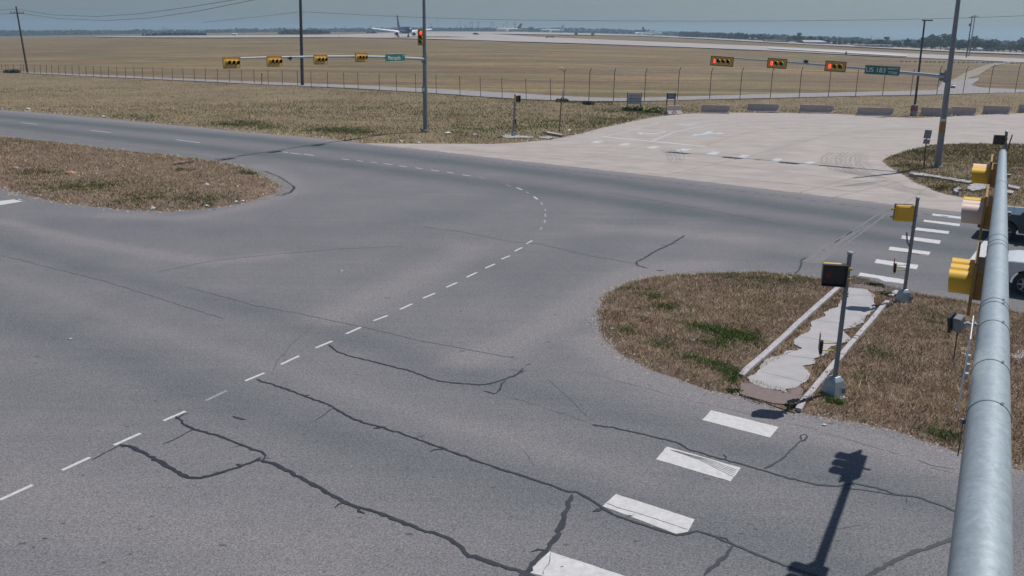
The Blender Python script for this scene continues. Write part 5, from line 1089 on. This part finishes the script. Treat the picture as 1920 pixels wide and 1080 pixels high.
# ------------------------------------------------------------ vehicles at the right edge
def vehicle(label, cat, name, B, rz, body, L=5.4, W=1.95, hood=1.12, roof=1.78, chrome=M_DKM, pickup=True):
    """front at +X end (x=0), rear at x=-L, left side faces +Y"""
    t = thing(name, label, cat, B, rz)
    fx, rx = -.95, -L+1.15; wr = .38
    def side(y):
        top = [(-.02, .55), (-.0, .85), (-.10, hood-.12), (-.45, hood-.03), (-1.35, hood), (-L+.05, hood+.02), (-L, .9), (-L, .5)]
        bot = [(-L+.05, .42)]
        for cx in (rx, fx):
            bot += [(cx+ (wr+.09)*math.cos(a), .36+(wr+.09)*max(0, math.sin(a))) for a in np.linspace(math.pi, 0, 9)]
        bot += [(-.12, .36)]
        return top+bot
    secs = [(-W/2, .0), (-W/2+.04, .03), (W/2-.04, .03), (W/2, .0)]
    P = side(0); m = MB(); m.prism([(x, -W/2, z) for x, z in P], (0, W, 0)); m.build('body', body, t, bevel=.03)
    c0, c1, c2, c3 = -1.35, -2.15, -3.55 if pickup else -L+.5, -3.75 if pickup else -L+.1
    cab = [(c0, hood-.01), (c1, roof-.04), (c1-.2, roof), (c2, roof-.02), (c3, hood-.01)]
    vs = []
    for s in (-1, 1):
        for x, z in cab: ins = (z-hood)/(roof-hood)*.16; vs.append((x, s*(W/2-.04-ins), z))
    n = len(cab); MB().add(vs, [tuple(range(n))[::-1], tuple(range(n, 2*n))]+[(i, (i+1) % n, (i+1) % n+n, i+n) for i in range(n)]).build('cabin', body, t, bevel=.02)
    gl = mat('car_glass', (.03, .045, .05), .08, var=.05)
    def gy(z): return W/2-.04-(z-hood)/(roof-hood)*.16+.006
    for s in (-1, 1):
        for xs_ in (((c0-.28, hood+.05), (c1-.05, roof-.12), (c1-.62, roof-.10), (c1-.62, hood+.05)), ((c1-.72, hood+.05), (c1-.72, roof-.10), (c2+.12, roof-.12), (c2+.02, hood+.05))):
            MB().add([(x, s*gy(z), z) for x, z in xs_], [(0, 1, 2, 3)]).build('side_window', gl, t)
    e = .012; MB().add([(c0+e-.03, -W/2+.16, hood+.03), (c0+e-.03, W/2-.16, hood+.03), (c1+e+.05, W/2-.28, roof-.07), (c1+e+.05, -W/2+.28, roof-.07)], [(0, 1, 2, 3)]).build('windscreen', gl, t)
    for x in (fx, rx):
        for s in (-1, 1):
            w_ = MB().lathe([(wr*.6, -.11), (wr*.97, -.10), (wr, -.05), (wr, .05), (wr*.97, .10), (wr*.6, .11)], (0, 0, 0), 24, 'Y').build('wheel', M_RUB, t, smooth=True); w_.location = (x, s*(W/2-.10), wr)
            MB().lathe([(wr*.62, .0), (wr*.60, .012*1), (wr*.45, -.02), (wr*.2, .015), (.02, .02)], (0, .105*s, 0), 20, 'Y').build('rim', mat('alloy_rim', (.35, .36, .37), .35, .6), w_, smooth=True)
            for k in range(6):
                a = k*math.pi/3; MB().box((wr*.33*math.cos(a), .128*s, wr*.33*math.sin(a)), (wr*.42, .02, .05), M=Matrix.Rotation(-a, 3, 'Y')).build('spoke', mat('alloy_rim', (), 0), w_)
    MB().box((.03, 0, .52), (.16, W*.96, .24)).build('front_bumper', chrome, t, bevel=.04); MB().box((-L-.03, 0, .52), (.14, W*.95, .2)).build('rear_bumper', chrome, t, bevel=.03)
    MB().box((.005, 0, .82), (.03, W*.5, .2)).build('grille', M_BLK, t)
    for s in (-1, 1):
        MB().box((-.03, s*(W/2-.24), .84), (.08, .38, .18)).build('headlight', mat('headlight_glass', (.6, .62, .62), .15), t, bevel=.02)
        MB().lathe([(.085, 0), (.085, .02), (.05, .03)], (-.20, s*(W/2)-(.0 if s > 0 else .02), .80), 14, 'Y').build('side_marker', mat('orange_marker', (.55, .13, .03), .35), t)
        MB().box((-1.75, s*(W/2+.12), hood+.10), (.14, .24, .17)).build('wing_mirror', M_BLK, t, bevel=.03)
        for xd in (-1.42, -2.5, c2+.1): MB().box((xd, s*(W/2+.0005), .82), (.012, .004, .58)).build('door_seam', M_BLK, t)
        MB().box((-2.35, s*(W/2+.015), hood-.17), (.18, .03, .035)).build('door_handle', chrome, t)
    MB().path([(-.98, -W/2+.15, hood), (-1.02, -W/2+.15, hood+.5)], .008, 5).build('aerial', M_BLK, t)
    return t
hd = math.atan2(.575, -.818)
# white pickup: near-side front wheel seen right of the arm
wv = G(1918, 556); Xf = Vector((math.cos(hd), math.sin(hd), 0)); Yl = Vector((-math.sin(hd), math.cos(hd), 0))
o_ = wv+Xf*.95-Yl*.95; o_.z = .03
vehicle('white pickup waiting nearest the camera behind the near mast arm', 'pickup', 'pickup_truck', o_, hd, mat('white_car_paint', (.62, .64, .65), .25, var=.03))
ng = G(1834, 446); o2 = ng-Yl*.95; o2.z = .03
vehicle('dark blue green pickup waiting beyond the white one', 'pickup', 'pickup_truck', o2, hd, mat('teal_car_paint', (.035, .06, .072), .18, .2, var=.05))

# ------------------------------------------------------------ aircraft
def airplane(label, px, pyb, D_, yaw, body, finm, scale=1.0, white=M_WHT):
    d = ray((px, pyb)); h_ = math.hypot(d[0], d[1]); X_, Y_ = d[0]/h_*D_, d[1]/h_*D_
    B = Vector((X_, Y_, float(terr(X_, Y_))+.25)); pr = proj(B); print('plane', label, D_, 'base px', [round(v, 1) for v in pr], 'want', px, pyb)
    t = thing('airliner', label, 'airliner', B, yaw); t.scale = (scale,)*3
    r = 1.95; prof = [(.05, 19.5), (.8, 18.9), (1.4, 17.8), (1.85, 15.8), (r, 13.5), (r, -6), (1.75, -10), (1.2, -14), (.6, -17.5), (.25, -19.2)]
    MB().lathe(prof, (0, 0, 4.0), 24, 'X').build('fuselage', body, t, smooth=True)
    MB().box((17.7, 0, 4.75), (1.0, 2.2, .5)).build('cockpit_window', M_BLK, t, bevel=.1)
    for s in (-1, 1):
        MB().prism([(3.5, s*1.6, 2.4), (-3.5, s*1.6, 3.3), (-5.4, s*17.6, 4.7), (-3.6, s*17.6, 4.3)], (0, 0, .45)).build('wing', white, t)
        MB().prism([(-3.8, s*17.5, 4.3), (-5.3, s*17.5, 4.3), (-6.1, s*18.0, 6.6), (-5.4, s*18.0, 6.6)], (0, s*.12, 0)).build('winglet', finm, t)
        MB().lathe([(.7, -1.9), (1.0, -1.2), (1.15, .5), (1.12, 1.8), (.95, 2.0)], (3.6, s*5.0, 2.0), 20, 'X').build('engine', white if s < 0 else white, t, smooth=True)
        MB().lathe([(.93, 0), (.9, .06)], (5.56, s*5.0, 2.0), 18, 'X').build('engine_intake', M_BLK, t)
        MB().prism([(-14.5, s*.7, 4.9), (-17.6, s*.7, 4.9), (-19.2, s*6.6, 5.4), (-17.6, s*6.6, 5.4)], (0, 0, .22)).build('tailplane', white, t)
        w_ = MB(); w_.tube((-1.5, s*2.9, .0+.55), (-1.5, s*2.9, 3.0), .15, n=8)
        for q in (-.35, .35): w_.lathe([(.5, -.18), (.55, 0), (.5, .18)], (-1.5, s*2.9+q, .55), 14, 'Y')
        w_.build('main_gear', M_RUB, t)
    MB().prism([(-11.8, -.16, 5.6), (-17.9, -.16, 5.2), (-20.2, -.16, 12.4), (-17.2, -.16, 12.4)], (0, .32, 0)).build('tail_fin', finm, t)
    w_ = MB().tube((14.5, 0, .4), (14.5, 0, 2.6), .12, n=8)
    for q in (-.22, .22): w_.lathe([(.35, -.1), (.38, 0), (.35, .1)], (14.5, q, .38), 12, 'Y')
    w_.build('nose_gear', M_RUB, t)
    for s in (-1, 1): MB().box((2, s*1.93, 4.4), (21, .06, .34)).build('cabin_window_row', M_BLK, t)
    return t
M_JB = mat('airliner_blue', (.05, .10, .22), .35, var=.05); M_FIN = mat('tail_purple', (.07, .045, .12), .4, var=.1); M_FIN2 = mat('tail_navy', (.02, .035, .07), .4); M_FUS = mat('airliner_white', (.7, .71, .7), .35, var=.03)
a0 = math.atan2(-1, 0)   # facing the camera
airplane('blue airliner taxiing towards the camera beside the left mast', 757, 68, 520, a0+R(18), M_JB, M_FIN, 1.0)
airplane('parked white airliner with a purple tail right of the left mast', 954, 62, 1300, math.pi+R(14), M_FUS, M_FIN)
airplane('faint white airliner with a pale tail in the middle of the horizon', 1035, 62.5, 1450, math.pi+R(10), M_FUS, mat('tail_pale', (.3, .4, .42), .4))
airplane('distant airliner with a small dark tail above the taxiway', 1203, 66.5, 1500, a0+R(-60), M_FUS, M_FIN2, .8)
airplane('distant airliner with a dark tail leaning left beside the small dark tail', 1222, 66.5, 1250, a0+R(35), M_FUS, M_FIN2)

# ------------------------------------------------------------ airfield buildings, billboards, masts
def building(label, x0, x1, yb, yt, roofh, wall, roofm, depth=25, name='warehouse', doors=3):
    B = GT((x0+x1)/2, yb); a = atY(x0, yb, B.y); b = atY(x1, yb, B.y); c = atY((x0+x1)/2, yt, B.y); W = b.x-a.x; Hh = c.z-B.z; t = thing(name, label, 'building', B, -math.atan2(B.x, B.y)*.5)
    MB().box((0, depth/2, Hh/2-.5), (W, depth, Hh+1)).build('wall', wall, t)
    rh = roofh*B.y/FPX; e = .4
    if rh > 0: MB().prism([(-W/2-e, -e, Hh), (W/2+e, -e, Hh), (W/2+e-W*.08, depth/2, Hh+rh), (-W/2-e+W*.08, depth/2, Hh+rh)], (0, 0, .25)).prism([(-W/2-e, depth+e, Hh), (W/2+e, depth+e, Hh), (W/2+e-W*.08, depth/2, Hh+rh), (-W/2-e+W*.08, depth/2, Hh+rh)], (0, 0, .24)).build('roof', roofm, t)
    else: MB().box((0, depth/2, Hh+.65), (W+.6, depth+.6, .3)).build('roof', roofm, t)
    for k in range(doors): MB().box((-W/2+W*(k+.5)/doors, -.06, Hh*.32), (W/doors*.45, .1, Hh*.6)).build('door', M_SIGNB, t)
    return t
MW = mat('beige_wall', (.34, .30, .28), .8, var=.08, scale=.2); MWH = mat('white_wall', (.66, .66, .64), .7, var=.05, scale=.2); MRF = mat('pale_metal_roof', (.42, .42, .41), .5, var=.08, scale=.2); MTN = mat('tan_wall', (.30, .22, .19), .8, var=.1, scale=.2); MGB = mat('grey_blue_block', (.10, .15, .17), .7, var=.1)
building('pale roofed hangar right of the first billboard', 1509, 1549, 83.5, 79.5, 3.2, MTN, MRF, 40)
building('long low beige shed behind the apron left of the first billboard', 1437, 1478, 80, 76.5, 0, MTN, MRF, 18)
building('low beige shed right of the pale roofed hangar', 1559, 1580, 84.5, 81.5, 1, MTN, MRF, 18)
building('long low grey shed below the second billboard', 1612, 1672, 89.5, 86, 0, MW, MRF, 18, doors=6)
building('small white shed left of the black lamp post', 1680, 1696, 90, 86, 1, MWH, MRF, 15, doors=2)
building('white house just right of the black lamp post', 1717, 1735, 92.5, 87, 1.5, MWH, MRF, 12, name='house', doors=2)
building('small white house left of the pair of utility poles', 1779, 1788, 96, 90, 1.2, MWH, MRF, 10, name='house', doors=1)
building('small white house right of the pair of utility poles', 1821, 1829, 97, 92, 1, MWH, MWH, 10, name='house', doors=1)
building('bright white house farthest right among the trees', 1834, 1841, 98, 91.5, 1, MWH, MWH, 10, name='house', doors=1)
building('reddish shed among the trees on the horizon', 1406, 1418, 76, 72.5, 1, mat('red_wall', (.36, .15, .11), .8), MRF, 12, doors=1)
building('blocky grey building on the horizon right of the purple tail', 992.5, 1000, 61, 51, 0, MGB, MGB, 14, name='tower_block', doors=2)
building('low white terminal shed left of the dark tails', 1160, 1182, 65.5, 63, 0, MWH, MWH, 12, name='terminal')
building('low white shed on the left horizon', 436, 443, 66.5, 64, .8, MWH, MWH, 8, name='shed', doors=1)
building('low white shed left of the taxiing airliner', 686, 702, 63, 60.7, 0, MWH, MRF, 8, name='shed', doors=1)
building('pale block of flats rising behind the trees at right', 1838, 1864, 96, 75, 0, mat('pale_block', (.30, .31, .31), .8), MRF, 20, name='tower_block', doors=3)
def billboard(label, x0, x1, yt, yb_, ybase):
    B = GT((x0+x1)/2, ybase); a = atY(x0, yt, B.y); b = atY(x1, yb_, B.y); t = thing('billboard', label, 'billboard', B); c = (a+b)/2-B
    MB().box(c, (b.x-a.x, .6, a.z-b.z)).build('panel', M_DKM, t); MB().tube((0, .5, 0), (c.x, .5, c.z), .6, n=8).build('post', M_DKM, t)
billboard('first dark billboard above the tree line', 1495, 1502.5, 61.5, 66.5, 81); billboard('second dark billboard above the trees left of the lamp post', 1658, 1667.5, 69, 73.5, 89); 
PYL = [(808, 44), (821, 37), (834, 51), (857, 47), (863, 39), (871, 46), (875, 49), (882, 40), (886, 41), (896, 39.5), (898, 41), (921, 41), (925, 40), (944, 44), (950, 40), (964, 41), (966.5, 44), (692, 51), (629, 50), (647, 49), (674, 51), (306, 52), (311, 52.5), (447, 56), (1321, 60), (1330, 61), (1634, 66)]
PYL.sort()
for i, (x, y) in enumerate(PYL):
    B = GT(x, 62.0 if x < 1000 else 72, 1500); B = atY(x, 61.5 if x < 1000 else (70 if x < 1500 else 88), 1400); T = atY(x, y, 1400); t = thing('power_pylon', f'thin distant power pole, {ordn(i)} from the left on the hazy horizon', 'pylon', B, group='thin power poles on the horizon')
    MB().tube((0, 0, -6), T-B, .5, .28, 6).build('pole', M_GALVD, t); MB().box((0, 0, (T-B).z*.93), (4.5, .3, .4)).build('crossarm', M_GALVD, t)
    if x > 1600: tag(t, 'thin mast rising behind the trees left of the second billboard', group='lone mast')
def smallbox(name, label, cat, px, pyb, wpx, hpx, m, legs=True):
    B = GT(px, pyb); k = math.hypot(B.x, B.y)/FPX; t = thing(name, label, cat, B, -math.atan2(B.x, B.y)); W, Hh = wpx*k, hpx*k
    MB().box((0, 0, Hh*.62), (W, W*.2+.1, Hh*.76)).build('panel', m, t, bevel=.03)
    for s in (-1, 1): MB().box((s*W*.35, 0, Hh*.15), (W*.1, .15, Hh*.3)).build('leg', M_DKM, t)
    return t
smallbox('taxiway_sign', 'yellow taxiway sign between the two runways', 'airfield sign', 1031.5, 71.5, 15, 3.6, mat('dull_yellow', (.33, .28, .07), .7))
smallbox('equipment_cabinet', 'brown equipment cabinet on the far runway edge, left of two', 'cabinet', 1080, 66.5, 6, 4.5, mat('brown_box', (.17, .14, .1), .8)); smallbox('equipment_cabinet', 'brown equipment cabinet on the far runway edge, right of two', 'cabinet', 1111, 67, 6, 4.5, mat('brown_box', (), 0))
smallbox('taxiway_marker', 'black marker post on the bright taxiway', 'marker', 1586, 103.5, 2.2, 6, M_BLK); smallbox('taxiway_marker', 'small dark marker beside the yellow taxiway sign', 'marker', 1024.5, 72.5, 1.8, 3, M_BLK)
smallbox('taxiway_marker', 'white marker left of the taxiing airliner', 'marker', 636.5, 67.5, 2, 4, M_WHT)
def minicar(label, px, pyb, m):
    B = GT(px, pyb, 1200); t = thing('airfield_vehicle', label, 'vehicle', B, R(4)); k = min(1.5, math.hypot(B.x, B.y)/700)
    MB().prism([(x*k, -.9*k, z*k) for x, z in ((-2.4, .4), (2.4, .4), (2.4, 1.0), (1.2, 1.15), (.7, 1.8), (-2.2, 1.85), (-2.4, 1.1))], (0, 1.8*k, 0)).build('body', m, t, bevel=.05)
    for x in (-1.5, 1.5): MB().lathe([(.38*k, -.95*k), (.38*k, .95*k)], (x*k, 0, .38*k), 12, 'Y').build('wheels', M_RUB, t)
    MB().box((.1*k, -.91*k, 1.45*k), (1.6*k, .04, .4*k)).build('side_window', M_BLK, t)
minicar('dark service vehicle on the apron left of the airliner', 702, 64, M_DKM); minicar('dark service vehicle on the apron right of the left mast', 893, 66, mat('maroon', (.08, .04, .035), .6)); minicar('brown service truck left of the taxiing airliner', 693, 63.6, MTN)
# pale row of marker stones by the right taxiway
mb = MB()
for k in range(26):
    x = 1690+k*9+random.uniform(-2, 2); B = GT(x, float(np.interp(x, [1690, 1930], [116.5, 120]))); mb.box((B.x, B.y, B.z+.25), (.9, .6, .5), random.random())
tag(mb.build('white_edge_stones', mat('stone_white', (.5, .47, .40), .9)), kind='stuff')

# ------------------------------------------------------------ the air
hz = MB().box((0, 0, -5), (14000, 14000, 130)).build('haze', None); tag(hz, kind='stuff')
m = bpy.data.materials.new('haze_air'); m.use_nodes = True; t = m.node_tree; t.nodes.clear(); pv_ = t.nodes.new('ShaderNodeVolumePrincipled'); pv_.inputs['Color'].default_value = (.60, .82, .95, 1); pv_.inputs['Density'].default_value = .00031; pv_.inputs['Anisotropy'].default_value = .2
o_ = t.nodes.new('ShaderNodeOutputMaterial'); t.links.new(pv_.outputs[0], o_.inputs['Volume']); hz.data.materials.append(m)
zmin = float(Z.min()); print('terrain z', Z.min(), Z.max(), 'objects', len(bpy.data.objects))
